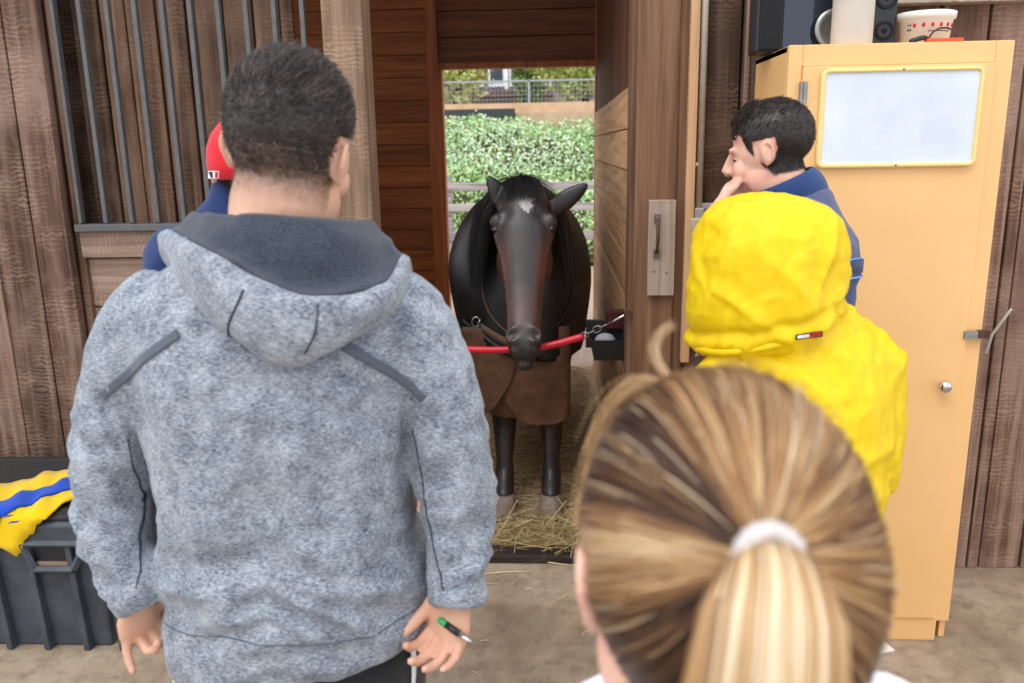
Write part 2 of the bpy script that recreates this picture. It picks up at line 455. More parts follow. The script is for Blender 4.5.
t.bump(b, .15, .001); M['yellow'] = t.done(t.ramp(a, [(.3, srgb(232, 192, 2)), (.7, srgb(242, 208, 8))]), .5, 0, .35)
t = NT('horse_coat'); co = t.coord()
a = t.noise(t.coord((1, 1, .25)), 90, 5, .6); b = t.noise(co, 6, 3)
col = t.ramp(a, [(.3, srgb(20, 17, 18)), (.7, srgb(52, 46, 46))])
col = t.mix(t.math('MULTIPLY', t.ramp(b, [(.48, (0, 0, 0)), (.7, (1, 1, 1))]), .5), col, srgb(70, 44, 34))
brn = t.attr('tint'); col = t.mix(brn, col, srgb(112, 66, 46))
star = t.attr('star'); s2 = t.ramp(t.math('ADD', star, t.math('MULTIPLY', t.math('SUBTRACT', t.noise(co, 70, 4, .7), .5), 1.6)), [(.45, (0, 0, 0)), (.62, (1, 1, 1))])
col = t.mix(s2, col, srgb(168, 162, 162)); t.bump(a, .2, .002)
M['horse'] = t.done(col, .38, 0, .5)
M['hoof'] = simple('grey_hoof', srgb(140, 124, 112), .6, 0, .3, .25, 30)
M['mane'] = hairmat('black_mane', [(0, srgb(14, 12, 12)), (.7, srgb(36, 30, 28)), (1, srgb(74, 58, 48))], .4)
t = NT('brown_rug_canvas'); co = t.coord(); a = t.noise(co, 18, 4); b = t.noise(co, 500, 2)
t.bump(b, .15, .001); M['rug'] = t.done(t.ramp(a, [(.3, srgb(84, 56, 40)), (.7, srgb(116, 82, 60))]), .55, 0, .35)
t = NT('black_neck_cover'); a = t.noise(t.coord(), 14, 4); M['rugblack'] = t.done(t.ramp(a, [(.3, srgb(20, 19, 21)), (.7, srgb(40, 36, 36))]), .42, 0, .45)
M['webbing'] = simple('brown_webbing', srgb(112, 88, 72), .7, 0, .3, .15, 80)
M['tube'] = simple('red_rubber_tube', srgb(206, 34, 52), .35, 0, .5, .08)
t = NT('yellow_cabinet_paint'); co = t.coord(); a = t.noise(co, 2.5, 5); b = t.noise(co, 9, 6, .7)
col = t.ramp(a, [(.3, srgb(236, 184, 120)), (.7, srgb(242, 193, 132))])
t.bump(t.noise(co, 120, 3), .06, .001); M['cab'] = t.done(col, .42, 0, .45)
t = NT('raw_chipped_wood'); M['chip'] = simple('chipped_edge', srgb(232, 214, 190), .8, 0, .2, .1)
M['cream'] = simple('cream_frame', srgb(246, 214, 140), .4, 0, .45, .03)
t = NT('whiteboard'); co = t.coord(); a = t.noise(co, 3, 5, .65); M['board'] = t.done(t.ramp(a, [(.3, srgb(200, 210, 222)), (.6, srgb(224, 229, 236))]), .22, 0, .5)
# trunk plastic
t = NT('dusty_black_plastic'); co = t.coord(); a = t.noise(co, 9, 6, .7); b = t.noise(co, 220, 3, .7)
col = t.ramp(a, [(.35, srgb(54, 60, 68)), (.7, srgb(82, 88, 96))])
col = t.mix(t.math('MULTIPLY', t.ramp(b, [(.6, (0, 0, 0)), (.78, (1, 1, 1))]), .5), col, srgb(128, 124, 118))
t.bump(b, .2, .001); M['trunk'] = t.done(col, .5, 0, .4)
t = NT('dusty_lid'); co = t.coord(); b = t.noise(co, 90, 5, .75)
col = t.ramp(b, [(.35, srgb(36, 36, 38)), (.6, srgb(58, 56, 54)), (.8, srgb(120, 108, 92))]); t.bump(b, .4, .002); M['lid'] = t.done(col, .7, 0, .3)
M['cloth_yellow'] = cloth('yellow_towel', [(.3, srgb(232, 186, 0)), (.7, srgb(250, 210, 16))], 240, .8, .2, .2)
M['cloth_blue'] = cloth('blue_band', [(.3, srgb(10, 60, 170)), (.7, srgb(26, 86, 206))], 240, .8, .2, .2)
M['stone'] = simple('stoneware', srgb(214, 206, 196), .45, 0, .45, .06, 12)
M['glass_black'] = simple('glossy_black_panel', (.03, .04, .06), .05, .55, 1.0, .05)
M['grille'] = simple('speaker_grille', srgb(30, 30, 33), .75, 0, .3, .3, 300, .4)
M['orange'] = simple('orange_plastic', srgb(238, 84, 40), .45, 0, .4, .06)
M['salt'] = simple('grey_salt_block', srgb(150, 152, 162), .7, 0, .3, .15)
M['darkred'] = simple('dark_red_metal', srgb(72, 26, 28), .6, 0, .3, .2)
M['siding'] = simple('house_siding', srgb(150, 142, 140), .8, 0, .3, .1, 3)
M['hroof'] = simple('dark_shingles', srgb(92, 80, 86), .9, 0, .2, .25, 20)
M['wpaint'] = simple('white_porch_paint', srgb(232, 236, 242), .6, 0, .3, .04)
M['window_dark'] = simple('house_glass', srgb(70, 84, 96), .1, 0, .6, .1)
M['wire'] = simple('fence_wire', srgb(168, 178, 186), .5, .5, .5, .1)
M['roofwood'] = simple('roof_deck', srgb(130, 108, 88), .9, 0, .2, .2, 6)

# ------------------------------------------------------------------ setting
YW = 3.03
mb = MB(); mb.bx(-5, 5, -4, 3.1, -.12, 0); struct('floor', mb, M['concrete'])
mb = MB(); mb.bx(-2.7, .36, 3.1, 6.1, -.12, -.002)
struct('floor.001', mb, M['bed'])
gx = np.linspace(-26, 26, 53); gy = np.linspace(6.1, 40, 50)
mb = MB(); mb.bx(-26, 26, 6.1, 60, -.2, -.004)
tag(mb.build('ground', M['sand']), kind='structure')
mb = MB(); mb.bx(-5, 5, 3.6, 6.4, 3.0, 3.08); struct('ceiling', mb, M['roofwood'])

def vboards(mb, edges, y0, y1, z0, z1, rng, gap=.005, jit=.008, mi=0):
    for a, b in zip(edges[:-1], edges[1:]):
        d = rng.uniform(-jit, jit)
        mb.bx(a + gap / 2, b - gap / 2, y0 + d, y1 + d, z0, z1, mi, rng.uniform(0, 1))
R5 = np.random.default_rng(5)
mb = MB()
vboards(mb, [-4.6, -4.3, -4.02, -3.74, -3.5, -3.2, -2.94, -2.66, -2.4, -2.09], 3.02, 3.06, 0, 2.98, R5)
mb.bx(-2.093, -2.07, 2.985, 3.02, 0, 2.98, 0, .95)                 # proud light edge
vboards(mb, [-2.07, -1.92, -1.79], 2.985, 3.03, 0, 2.98, R5, .006, .004)
mb.bx(-4.6, -1.79, 3.075, 3.09, 0, 2.98, 1, .1)
mb.bx(-1.78, -1.755, 3.02, 3.06, 0, 2.98, 1, .7); mb.bx(-1.80, -1.78, 3.04, 3.08, 0, 2.98, 1, .15)
# kick boards under the grille
zz = [0, .2, .41, .62, .84, 1.05, 1.24]
for a, b in zip(zz[:-1], zz[1:]): mb.bx(-1.76, -.78, 3.04, 3.08, a + .003, b - .003, 2, R5.uniform(.2, .9))
mb.bx(-1.76, -.78, 3.01, 3.06, 1.243, 1.34, 2, .8)
# closed board shutter behind the bars
for a, b, tn in [(-1.74, -1.645, .1), (-1.635, -1.545, .95), (-1.54, -1.435, .85), (-1.425, -1.325, .45), (-1.315, -1.29, .95), (-1.285, -1.19, .35), (-1.18, -1.08, .3), (-1.07, -.98, .6), (-.975, -.93, .2)]:
    mb.bx(a, b, 3.115, 3.14, 1.3, 2.98, 3, tn)
mb.bx(-1.84, -.95, 3.142, 3.15, 1.2, 2.98, 1, .0)
struct('wall_front_left', mb, [M['barn'], M['barn_dark'], wood('kick_boards', srgb(88, 66, 56), srgb(136, 112, 98), srgb(174, 150, 134), 'x', .85, .2, None, .4), M['barn_dark']], bevel=.004)

mb = MB(); mb.bx(-.79, -.648, 2.97, 3.12, 0, 2.98, 0, .6); struct('trim_1', mb, M['post'], bevel=.012)
# right jamb post with its side boards
mb = MB()
mb.bx(.286, .43, 2.98, 3.10, 0, 2.98, 0, .5)
mb.bx(.268, .29, 3.0, 3.12, 0, 2.98, 0, .05)
mb.bx(.43, .468, 2.995, 3.09, 0, 2.98, 0, .3)
struct('trim_2', mb, M['jamb'], bevel=.006)
mb = MB(); mb.bx(.462, .492, 2.965, 3.0, .84, 2.98, 0, .8); struct('trim_3', mb, M['lightwood'], bevel=.003)
mb = MB()
vboards(mb, [.47, .645, .79, .96, 1.12, 1.30, 1.46], 3.02, 3.06, 0, 2.98, R5, .008, .003, 1)
mb.bx(.652, .668, 2.99, 3.02, 0, 2.98, 0, 1.0)
mb.bx(.668, .80, 3.0, 3.03, 0, 2.98, 1, .35)
vboards(mb, [1.46, 1.59, 1.635, 1.79, 1.99, 2.2, 2.42, 2.65, 2.9, 3.2, 3.5, 3.8, 4.2, 4.6], 3.015, 3.05, 0, 2.98, R5, .008, .004, 0)
mb.bx(.47, 4.6, 3.07, 3.09, 0, 2.98, 1, 0)
mb.bx(1.1, 2.1, 2.96, 3.02, 2.055, 2.10, 2, .9)
struct('wall_front_right', mb, [M['barn'], M['barn_dark'], M['block']], bevel=.004)

# stall side partition (right)
mb = MB()
zz = [0, .16, .33, .50, .67, .84, 1.01, 1.18, 1.35, 1.52, 1.68, 1.84]
for a, b in zip(zz[:-1], zz[1:]): mb.bx(.29, .33, 3.1, 6.0, a + .002, b - .002, 0, R5.uniform(.1, 1))
mb.bx(.275, .335, 3.1, 3.16, 0, 2.98, 1, .7)
for k in range(26): mb.bx(.30, .325, 3.3 + k * .105, 3.3 + k * .105 + .07, 1.84, 2.98, 2, R5.uniform(0, .8))
mb.bx(.326, .335, 3.1, 6.0, 1.84, 2.98, 2, 0)
struct('wall_right', mb, [M['side'], M['stain_v'], M['slat']], bevel=.004)
mb = MB()
for k in range(8): mb.bx(-2.7, -2.66, 3.1, 6.0, k * .162, k * .162 + .158, 0, R5.uniform(0, 1))
struct('wall_left', mb, wood('stained_side_boards', srgb(72, 34, 18), srgb(120, 62, 34), srgb(150, 84, 46), 'y', .6, 0, None, .5), bevel=.003)
# back wall with its open doorway
mb = MB()
k = 0
while k * .15 < 2.97:
    mb.bx(-2.7, -.86, 6.0, 6.04, k * .15, k * .15 + .146, 0, R5.uniform(0, 1)); k += 1
for a in (2.19, 2.36, 2.53, 2.70, 2.87): mb.bx(-.86, .335, 6.0, 6.04, a, a + .165, 0, R5.uniform(0, .8))
mb.bx(-2.7, -.86, 6.045, 6.06, 0, 2.98, 0, 0); mb.bx(-.86, .335, 6.045, 6.06, 2.19, 2.98, 0, 0)
struct('wall_back', mb, M['stain'], bevel=.003)
mb = MB(); mb.bx(-.868, -.79, 5.955, 6.08, 0, 2.98, 0, .45); mb.bx(-.79, -.768, 5.985, 6.08, 0, 2.165, 0, 1.0)
mb.bx(.29, .335, 5.96, 6.08, 0, 2.98, 0, .6); mb.bx(-.79, .30, 5.985, 6.08, 2.15, 2.19, 0, .7)
struct('trim_4', mb, M['stain_v'], bevel=.003)
# worn sill of the stall opening
mb = MB(); mb.bx(-.65, .28, 3.02, 3.12, -.05, .035, 0, .1)
struct('trim_5', mb, wood('dark_sill', srgb(34, 28, 26), srgb(58, 48, 42), srgb(92, 76, 64), 'x', .85, 0, None, .3), bevel=.01)

# stall grille
g = thing('stall_grille', 'grey vertical steel bars on a low rail in front of the board shutter', 'grille', (-1.27, 3.0, 1.34))
mb = MB(); mb.bx(-1.765, -.785, 2.99, 3.05, 1.341, 1.368); mb.build('rail', M['bar'], g, bevel=.003)
mb = MB(); mb.bx(-1.752, -1.738, 3.0, 3.03, 1.37, 2.98); mb.build('side_frame', M['bar'], g, bevel=.003)
for k in range(9):
    x = -1.652 + k * .0985
    mb = MB(); mb.bx(x - .0085, x + .0085, 3.005, 3.03, 1.37, 2.74); mb.build('bar', M['bar'], g, bevel=.003)

# ------------------------------------------------------------------ outdoors
def leaves(name, c, size, tint, mat, parent=None, up=.6, rng=RNG):
    N = len(c); nr = rng.normal(size=(N, 3)); nr /= np.linalg.norm(nr, axis=1)[:, None]
    nr += np.array([0, -.35, up]); nr /= np.linalg.norm(nr, axis=1)[:, None]
    a = np.cross(nr, rng.normal(size=(N, 3))); a /= np.linalg.norm(a, axis=1)[:, None]
    b = np.cross(nr, a); s = (size * rng.uniform(.6, 1.3, N))[:, None]
    # a folded, pointed leaf: base, left, tip, right + raised sides
    P = np.stack([c - a * s * .55, c - b * s * .38 + nr * s * .12 - a * s * .08, c + a * s * .6 - nr * s * .08, c + b * s * .38 + nr * s * .12 - a * s * .08], 1)
    me = bpy.data.meshes.new(name)
    me.vertices.add(N * 4); me.vertices.foreach_set('co', P.ravel())
    idx = np.arange(N * 4).reshape(N, 4)
    f = np.concatenate([idx[:, [0, 1, 2]], idx[:, [0, 2, 3]]]).astype(np.int32)
    me.loops.add(f.size); me.loops.foreach_set('vertex_index', f.ravel())
    me.polygons.add(len(f)); me.polygons.foreach_set('loop_start', np.arange(0, f.size, 3, dtype=np.int32))
    me.update(calc_edges=True)
    me.attributes.new('tint', 'FLOAT', 'POINT').data.foreach_set('value', np.repeat(np.clip(tint, 0, 1), 4))
    return link(name, me, mat, parent)
def hill_z(x, y):
    tt = np.clip((y - 11.5) / 4.6, 0, 1)
    return .15 + 1.85 * tt ** .9 + .12 * np.sin(x * 1.3 + y) * np.sin(y * 1.7 + .4)
X, Y = np.meshgrid(np.linspace(-9, 8, 60), np.linspace(11.45, 16.3, 24))
mb = MB(); mb.grid(np.stack([X, Y, hill_z(X, Y) - .06], -1)); struct('hillside', mb, M['soil'], smooth=True)
mb = MB(); mb.bx(-14, 14, 16.38, 17.2, 1.7, 2.25); mb.bx(-14, 14, 17.2, 40, 1.7, 2.47); o = struct('hilltop_ground', mb, simple('dry_strip', srgb(206, 176, 146), .95, 0, .1, .15, 4))
N = 44000
xy = np.stack([RNG.uniform(-6, 5, N), RNG.uniform(11.5, 16.15, N)], 1)
p3 = np.concatenate([xy, np.zeros((N, 1))], 1)
lump = fbm(p3 * 1.1, 3)
z = hill_z(xy[:, 0], xy[:, 1]) + np.clip(lump, -.3, 1) * .26 * RNG.uniform(.2, 1, N) + RNG.uniform(0, .12, N)
tn = .42 + .28 * fbm(p3 * .8 + 9, 2) + RNG.uniform(-.22, .28, N) + .16 * (xy[:, 1] - 13.6) / 2.5
tn = np.where(RNG.uniform(size=N) < .022, 1.0, np.clip(tn, 0, .86))
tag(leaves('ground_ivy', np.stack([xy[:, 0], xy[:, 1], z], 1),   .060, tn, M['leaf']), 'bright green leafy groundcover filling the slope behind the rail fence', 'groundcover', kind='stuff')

fr = thing('rail_fence', 'weathered grey three-rail wooden fence across the paddock', 'fence', (-.3, 11, 0))
for z0, z1 in ((1.07, 1.17), (.80, .90), (.42, .53)):
    mb = MB(); mb.bx(-7, 6, 10.98, 11.02, z0, z1, 0, R5.uniform(.4, .8)); mb.build('rail', M['fence'], fr, bevel=.006)
for x in (-6.4, -3.9, -1.4, 1.1, 3.6, 5.8):
    mb = MB(); mb.bx(x - .06, x + .06, 11.02, 11.14, -.05, 1.25, 0, .5); mb.build('post', M['fence'], fr, bevel=.01)
mb = MB(); mb.bx(-6, -.72, 16.3, 16.37, 2.16, 2.33); tag(mb.build('timber_edging', simple('dark_edging', srgb(66, 70, 70), .8), bevel=.01), 'dark horizontal timber along the top of the leafy slope', 'edging')
wf = thing('wire_fence', 'pale wire mesh fence along the top of the slope before the house', 'fence', (0, 18, 2.1))
mb = MB()
for k in range(110): mb.bx(-4.5 + k * .082, -4.5 + k * .082 + .006, 18, 18.006, 2.47, 2.95)
for k in range(6): mb.bx(-4.5, 4.5, 18.0, 18.006, 2.5 + k * .085, 2.506 + k * .085)
mb.build('wire_mesh', M['wire'], wf)
mb = MB(); mb.bx(-4.5, 4.5, 17.98, 18.01, 2.935, 2.965); mb.build('top_rail', M['wire'], wf)
for x in (-4.4, -2.4, -.5, 1.4, 3.4):
    mb = MB(); mb.bx(x - .018, x + .018, 17.98, 18.02, 2.45, 2.98); mb.build('post', M['wire'], wf)
def tree(name, label, x, y, z, h, r, tn, n):
    t = thing(name, label, 'tree', (x, y, z), None)
    mb = MB(); mb.tube([(x, y, z), (x + .1, y, z + h * .4), (x - .05, y, z + h * .8)], [.1, .07, .03], 8)
    for q in range(5):
        a = q * 1.3; mb.tube([(x, y, z + h * .35), (x + math.cos(a) * r * .6, y + math.sin(a) * r * .6, z + h * (.55 + .08 * q))], [.05, .015], 6)
    mb.build('trunk', M['bark'], t, True)
    k = RNG.normal(size=(n, 3)); k /= np.linalg.norm(k, axis=1)[:, None]
    k *= (RNG.uniform(.25, 1, n) ** .5)[:, None]; k *= (1 + .35 * fbm(k * 2.2 + x, 2))[:, None]
    c = np.array([x, y, z + h * .55]) + k * np.array([r, r, h * .5])
    leaves('foliage', c, .11, tn + .2 * fbm(c * .9, 2) + RNG.uniform(-.2, .2, n), M['tleaf'], t)
tree('deciduous_tree', 'rust tinged tree left of the house behind the wire fence', -2.2, 19.6, 2.45, 2.4, .95, .72, 5000)
tree('leafy_tree', 'yellow green tree right of the house behind the wire fence', .75, 20.5, 2.45, 2.6, 1.4, .55, 8000)
tree('evergreen_shrub', 'dark green shrub between the house and the yellow green tree', -.62, 23.5, 2.45, 1.8, .45, .1, 3000)
hs = thing('house', 'distant house with white porch windows and dark roof up the slope', 'house', (-1.3, 27, 2.47))
mb = MB(); mb.bx(-7, 4, 27, 31, 2.45, 5.6); mb.build('wall', M['siding'], hs)
mb = MB(); mb.prism([(-7.4, 5.5), (4.4, 5.5), (-1.5, 8)], 'y', 26.6, 31.4); mb.build('roof', M['hroof'], hs)
mb = MB(); mb.bx(-3, 0, 25.9, 27, 3.1, 3.3); mb.build('porch_deck', simple('deck', srgb(92, 66, 72), .8), hs)
for x in (-2.45, -1.75, -1.1, -.4):
    f = MB(); f.bx(x - .26, x + .26, 26.93, 27.0, 3.45, 4.9); f = f.build('window', M['wpaint'], hs)
    q = MB(); q.bx(x - .19, x + .19, 26.90, 26.95, 3.6, 4.75); q.build('pane', M['window_dark'], f)
for x in (-2.8, -1.4, -.05):
    q = MB(); q.bx(x - .05, x + .05, 25.95, 26.05, 3.3, 5.5); q.build('porch_post', M['wpaint'], hs)

# straw on the stall floor and outside dust
def straw(name, n, xr, yr, zr, L, mat, label, kind='stuff', lift=.0, dens=None, cat='straw', r=.0016):
    x = RNG.uniform(*xr, n); y = RNG.uniform(*yr, n)
    if dens is not None:
        k = dens(x, y) > RNG.uniform(size=n); x, y = x[k], y[k]
    m = len(x); z = RNG.uniform(*zr, m); a = RNG.uniform(0, PI, m); l = L * RNG.uniform(.4, 1.2, m); s = RNG.normal(0, .12, m) * lift
    d = np.stack([np.cos(a), np.sin(a), s], 1); c = np.stack([x, y, z], 1)
    bend = np.stack([-np.sin(a), np.cos(a), np.abs(RNG.normal(0, .3, m))], 1) * (l * RNG.uniform(-.12, .12, m))[:, None]
    P = np.stack([c - d * l[:, None] / 2, c + bend, c + d * l[:, None] / 2], 1)
    P[..., 2] = np.maximum(P[..., 2], .003)
    o = strands(name, P, r, RNG.uniform(0, 1, m), mat, None)
    return tag(o, label, cat, None, kind)
straw('straw_bedding', 12000, (-1.5, .21), (3.2, 6.0), (.002, .035), .13, M['straw'], 'trampled straw bedding over the stall floor', lift=1)
straw('hay_pile', 420, (-.42, .24), (3.03, 3.34), (.03, .075), .20, M['hay'], 'loose heap of greenish hay over the stall sill by the front hooves', lift=3,
      dens=lambda x, y: np.exp(-((x + .06) / .24) ** 2 - ((y - 3.16) / .10) ** 2), cat='hay', r=.0018)
straw('scattered_straw', 90, (-.7, .7), (2.3, 3.0), (.002, .006), .05, M['straw'], 'tiny straw bits scattered on the concrete by the stall sill', dens=lambda x, y: (y - 2.2) / .8)
for i, (a, b, lab) in enumerate([((484, 574), (531, 572), 'long dry straw stalk lying on the concrete nearest the gray hoodie arm'), ((522, 561), (568, 565), 'bent straw stalk on the concrete just below the hay heap')]):
    p0, p1 = at_z(*a, .004), at_z(*b, .004); mid = (p0 + p1) / 2 + V(0, .006, .002)
    mb = MB(); mb.tube([p0, mid, p1], .0028, 6, tint=.8); tag(mb.build('straw_stalk', M['straw'], None, True), lab, 'straw')

# ------------------------------------------------------------------ fittings on the front wall
hp = thing('door_pull_block', 'greyed pine backing board with a worn pull handle on the brown post', 'door handle', (.37, 2.98, 1.1))
p0, p1 = at_y(649, 200, 2.965), at_y(676, 295, 2.965)
mb = MB(); mb.bx(p0[0], p1[0] - .01, 2.952, 2.979, p1[2], p0[2], 0, .5); mb.build('backing_board', M['block'], hp, bevel=.003)
xh = p0[0] + .028; zh = (p0[2] + p1[2]) / 2 + .045
for dz in (.062, -.062):
    mb = MB(); mb.bx(xh - .011, xh + .011, 2.945, 2.953, zh + dz - .016, zh + dz + .016); mb.ell((xh, 2.944, zh + dz), .004, n=8)
    mb.build('mounting_plate', M['steel'], hp, bevel=.002)
mb = MB(); mb.tube(catmull([(xh, 2.948, zh + .06), (xh, 2.925, zh + .045), (xh, 2.915, zh), (xh, 2.925, zh - .045), (xh, 2.948, zh - .06)], 5), .0065, 10)
mb.build('pull_handle', M['rust'], hp, True)
for dx, dz in ((.02, -.11), (.065, -.115)):
    mb = MB(); mb.ell((p0[0] + dx, 2.951, zh - .045 + dz + .03), .004, n=8); mb.build('screw', M['steel'], hp, True)

cp = thing('conduit_pipe', 'pale vertical conduit pipe fixed beside the light batten', 'pipe', (.51, 2.99, 1.28))
mb = MB(); mb.tube([(.508, 2.985, 2.75), (.51, 2.985, 1.40)], .0125, 14); mb.build('pipe', M['conduit'], cp, True)
mb = MB(); mb.bx(.495, .528, 2.972, 3.0, 1.335, 1.40); mb.build('coupling', M['galv'], cp, bevel=.003)
q = at_y(697, 165, 2.98); mb = MB(); mb.ell(q, (.010, .008, .010), n=12); mb.build('strap_screw', M['galv'], cp, True)
fb = thing('flat_bracket', 'flat galvanised bracket beside the conduit end', 'bracket', (.56, 3.0, 1.36))
a, b = at_y(691, 203, 3.0), at_y(722, 214, 3.0)
mb = MB(); mb.bx(a[0], b[0] + .04, 2.988, 3.0, b[2], a[2]); mb.build('strap', M['galv'], fb, bevel=.002)
mb = MB(); mb.ell(((a[0] + b[0]) / 2 - .01, 2.987, (a[2] + b[2]) / 2), (.007, .004, .007), n=10); mb.build('bolt', M['steel'], fb, True)
jb = thing('junction_box', 'beige metal junction box under the conduit', 'junction box', (.53, 3.0, 1.2))
a, b = at_y(690, 218, 2.97), at_y(706, 258, 2.97)
mb = MB(); mb.bx(a[0], b[0] + .01, 2.962, 3.02, b[2], a[2]); mb.build('box', M['conduit'], jb, bevel=.004)
mb = MB(); mb.bx(a[0] + .004, b[0] + .006, 2.957, 2.963, b[2] + .004, a[2] - .004); mb.build('cover_plate', M['conduit'], jb, bevel=.001)

# red stall guard: rubber covered rope with chain to an eye bolt
def chain(mb, a, b, n, r=.0028, ll=.036, ww=.012):
    a, b = V(*a), V(*b); d = nrm(b - a); L = np.linalg.norm(b - a)
    for k in range(n):
        c = a + d * L * (k + .5) / n; up = V(0, 0, 1) if k % 2 else V(0, 1, 0)
        s = nrm(np.cross(d, up)); h = L / n * .66
        pts = [c + d * h * math.cos(q) + s * ww * math.sin(q) for q in np.linspace(0, 2 * PI, 13)]
        mb.tube(pts, r, 6, cap=False)
sg = thing('stall_guard', 'red rubber covered chain hung across the stall doorway', 'stall guard', (-.2, 3.07, .87))
TL, TM, TR = V(-.56, 3.05, .92), V(-.11, 3.075, .868), at_y(581, 337, 3.07)
tb = [TL, V(-.36, 3.07, .871), TM, (TM + TR) / 2 + V(0, 0, -.006), TR]
mb = MB(); mb.tube(catmull(tb, 8), .0135, 14, rnd=True); mb.build('rubber_tube', M['tube'], sg, True)
ER = at_y(628, 314, 2.99)
mb = MB(); chain(mb, TR, TR + (ER - TR) * .55, 4); mb.build('chain', M['steel'], sg, True)
mb = MB(); mb.tube([TR + (ER - TR) * .55, ER + V(-.01, 0, -.003)], .0045, 8); mb.build('snap_hook', M['chrome'], sg, True)
mb = MB(); chain(mb, V(-.66, 3.03, .99), TL, 4); mb.build('chain', M['steel'], sg, True)
eb = thing('eye_bolt', 'steel ring screwed into the brown doorway post', 'eye bolt', tuple(ER))
mb = MB(); mb.tube([ER + V(math.cos(q) * .013, -.004, math.sin(q) * .013) for q in np.linspace(0, 2 * PI, 17)], .003, 8, cap=False)
mb.build('ring', M['rust'], eb, True)
mb = MB(); mb.tube([ER + V(.012, 0, 0), ER + V(.016, .03, 0)], .004, 8); mb.build('shank', M['rust'], eb, True)

# feed tub hung on the partition
ft = thing('corner_feeder', 'small black feed tub hung on the stall partition', 'feeder', (.21, 3.35, .8))
fx0, fx1, fy0, fy1, fz0, fz1 = .135, .287, 3.22, 3.40, .775, .895
mb = MB()
def rect(x0, x1, y0, y1, z): return [V(x0, y0, z), V(x1, y0, z), V(x1, y1, z), V(x0, y1, z)]
mb.loft([rect(fx0 + .025, fx1, fy0 + .03, fy1, fz0), rect(fx0 + .012, fx1, fy0 + .008, fy1, fz0 + .06), rect(fx0 + .002, fx1, fy0, fy1, fz1 - .03), rect(fx0 + .002, fx1, fy0, fy1, fz1 - .03 + .0),
         rect(fx0 + .012, fx1 - .01, fy0 + .01, fy1 - .01, fz1 - .03), rect(fx0 + .03, fx1 - .015, fy0 + .035, fy1 - .01, fz0 + .025)], True)
mb.build('tub', M['black_plastic'], ft, bevel=.003)
mb = MB(); mb.bx(fx0 - .004, fx1, fy1 - .012, fy1, fz0 + .02, fz1 + .02); mb.bx(fx1 - .006, fx1, fy0, fy1, fz0, fz1 + .015)
mb.build('back_panel', M['black_plastic'], ft, bevel=.003)
mb = MB(); mb.bx(.215, .288, 3.36, 3.42, .88, .955); mb.build('mounting_bracket', M['darkred'], ft, bevel=.004)
sb = MB(); sb.ell((.205, 3.29, .85), (.042, .035, .03), n=16); tag(sb.build('salt_lick', M['salt'], None, True), 'grey salt lick sitting in the black feed tub', 'salt lick')

# ------------------------------------------------------------------ yellow cabinet
CX0, CX1, CY0, CY1, CH = .672, 1.296, 2.524, 2.93, 1.888
cb = thing('storage_cabinet', 'tall pale yellow wooden cabinet against the barn boards', 'cabinet', ((CX0 + CX1) / 2, 2.7, 0))
mb = MB()
mb.bx(CX0, CX0 + .02, CY0 + .02, CY1, .0, CH); mb.bx(CX1 - .02, CX1, CY0 + .02, CY1, 0, CH)
mb.bx(CX0, CX1, CY0 + .02, CY1, CH - .02, CH); mb.bx(CX0, CX1, CY1 - .012, CY1, 0, CH); mb.bx(CX0 + .02, CX1 - .02, CY0 + .02, CY1, .09, .11)
mb.build('carcass', M['cab'], cb, bevel=.003)
mb = MB()
mb.bx(CX0, CX0 + .04, CY0, CY0 + .02, 0, CH); mb.bx(CX1 - .05, CX1, CY0, CY0 + .02, .07, CH)
mb.bx(CX0 + .04, CX1 - .05, CY0, CY0 + .02, CH - .06, CH); mb.bx(CX0, CX1 - .04, CY0 - .002, CY0 + .02, 0, .085)
mb.build('face_frame', M['cab'], cb, bevel=.003)
mb = MB(); mb.bx(CX0 + .040, CX1 - .0505, CY0 - .012, CY0 + .006, .086, CH - .0605)
dr = mb.build('door', M['cab'], cb, bevel=.004)
a, b = at_y(822, 67, CY0 - .02), at_y(973, 166, CY0 - .02)
wx0, wx1, wz0, wz1 = a[0], b[0] + .004, b[2], a[2] - .005
def rrect(x0, x1, z0, z1, r, n=5):
    o = []
    for cx, cz, q in ((x1 - r, z1 - r, 0), (x0 + r, z1 - r, 1), (x0 + r, z0 + r, 2), (x1 - r, z0 + r, 3)):
        for k in range(n + 1):
            t_ = (q + k / n) * PI / 2; o.append((cx + r * math.cos(t_), cz + r * math.sin(t_)))
    return o
# the board fixed to the door
mb = MB(); O = rrect(wx0, wx1, wz0, wz1, .02); I = rrect(wx0 + .012, wx1 - .012, wz0 + .012, wz1 - .012, .008)
y0, y1 = CY0 - .028, CY0 - .014
mb.loft([[V(x, y1, z) for x, z in O], [V(x, y0 + .003, z) for x, z in O], [V(x + (.003 if x < (wx0 + wx1) / 2 else -.003), y0, z) for x, z in O], [V(x, y0, z) for x, z in I], [V(x, y0 + .006, z) for x, z in I]], False)
wbf = mb.build('board_frame', M['cream'], dr, True)
mb = MB(); mb.prism(I, 'y', y0 + .005, y1); mb.build('whiteboard_panel', M['board'], dr)
for x in ((wx0 + wx1) / 2,):
    for z in (wz0 + .006, wz1 - .006):
        mb = MB(); mb.ell((x, y0, z), (.004, .003, .004), n=8); mb.build('screw', M['steel'], dr, True)
kp = at_y(944, 386, CY0 - .03)
mb = MB(); mb.lathe((kp[0], CY0 - .014, kp[2]), [(.006, 0), (.006, .012), (.016, .018), (.0185, .026), (.016, .034), (.006, .037)], 20, rotx(PI / 2)); mb.build('knob', M['chrome'], dr, True)
hg = at_y(804, 93, CY0 - .01)
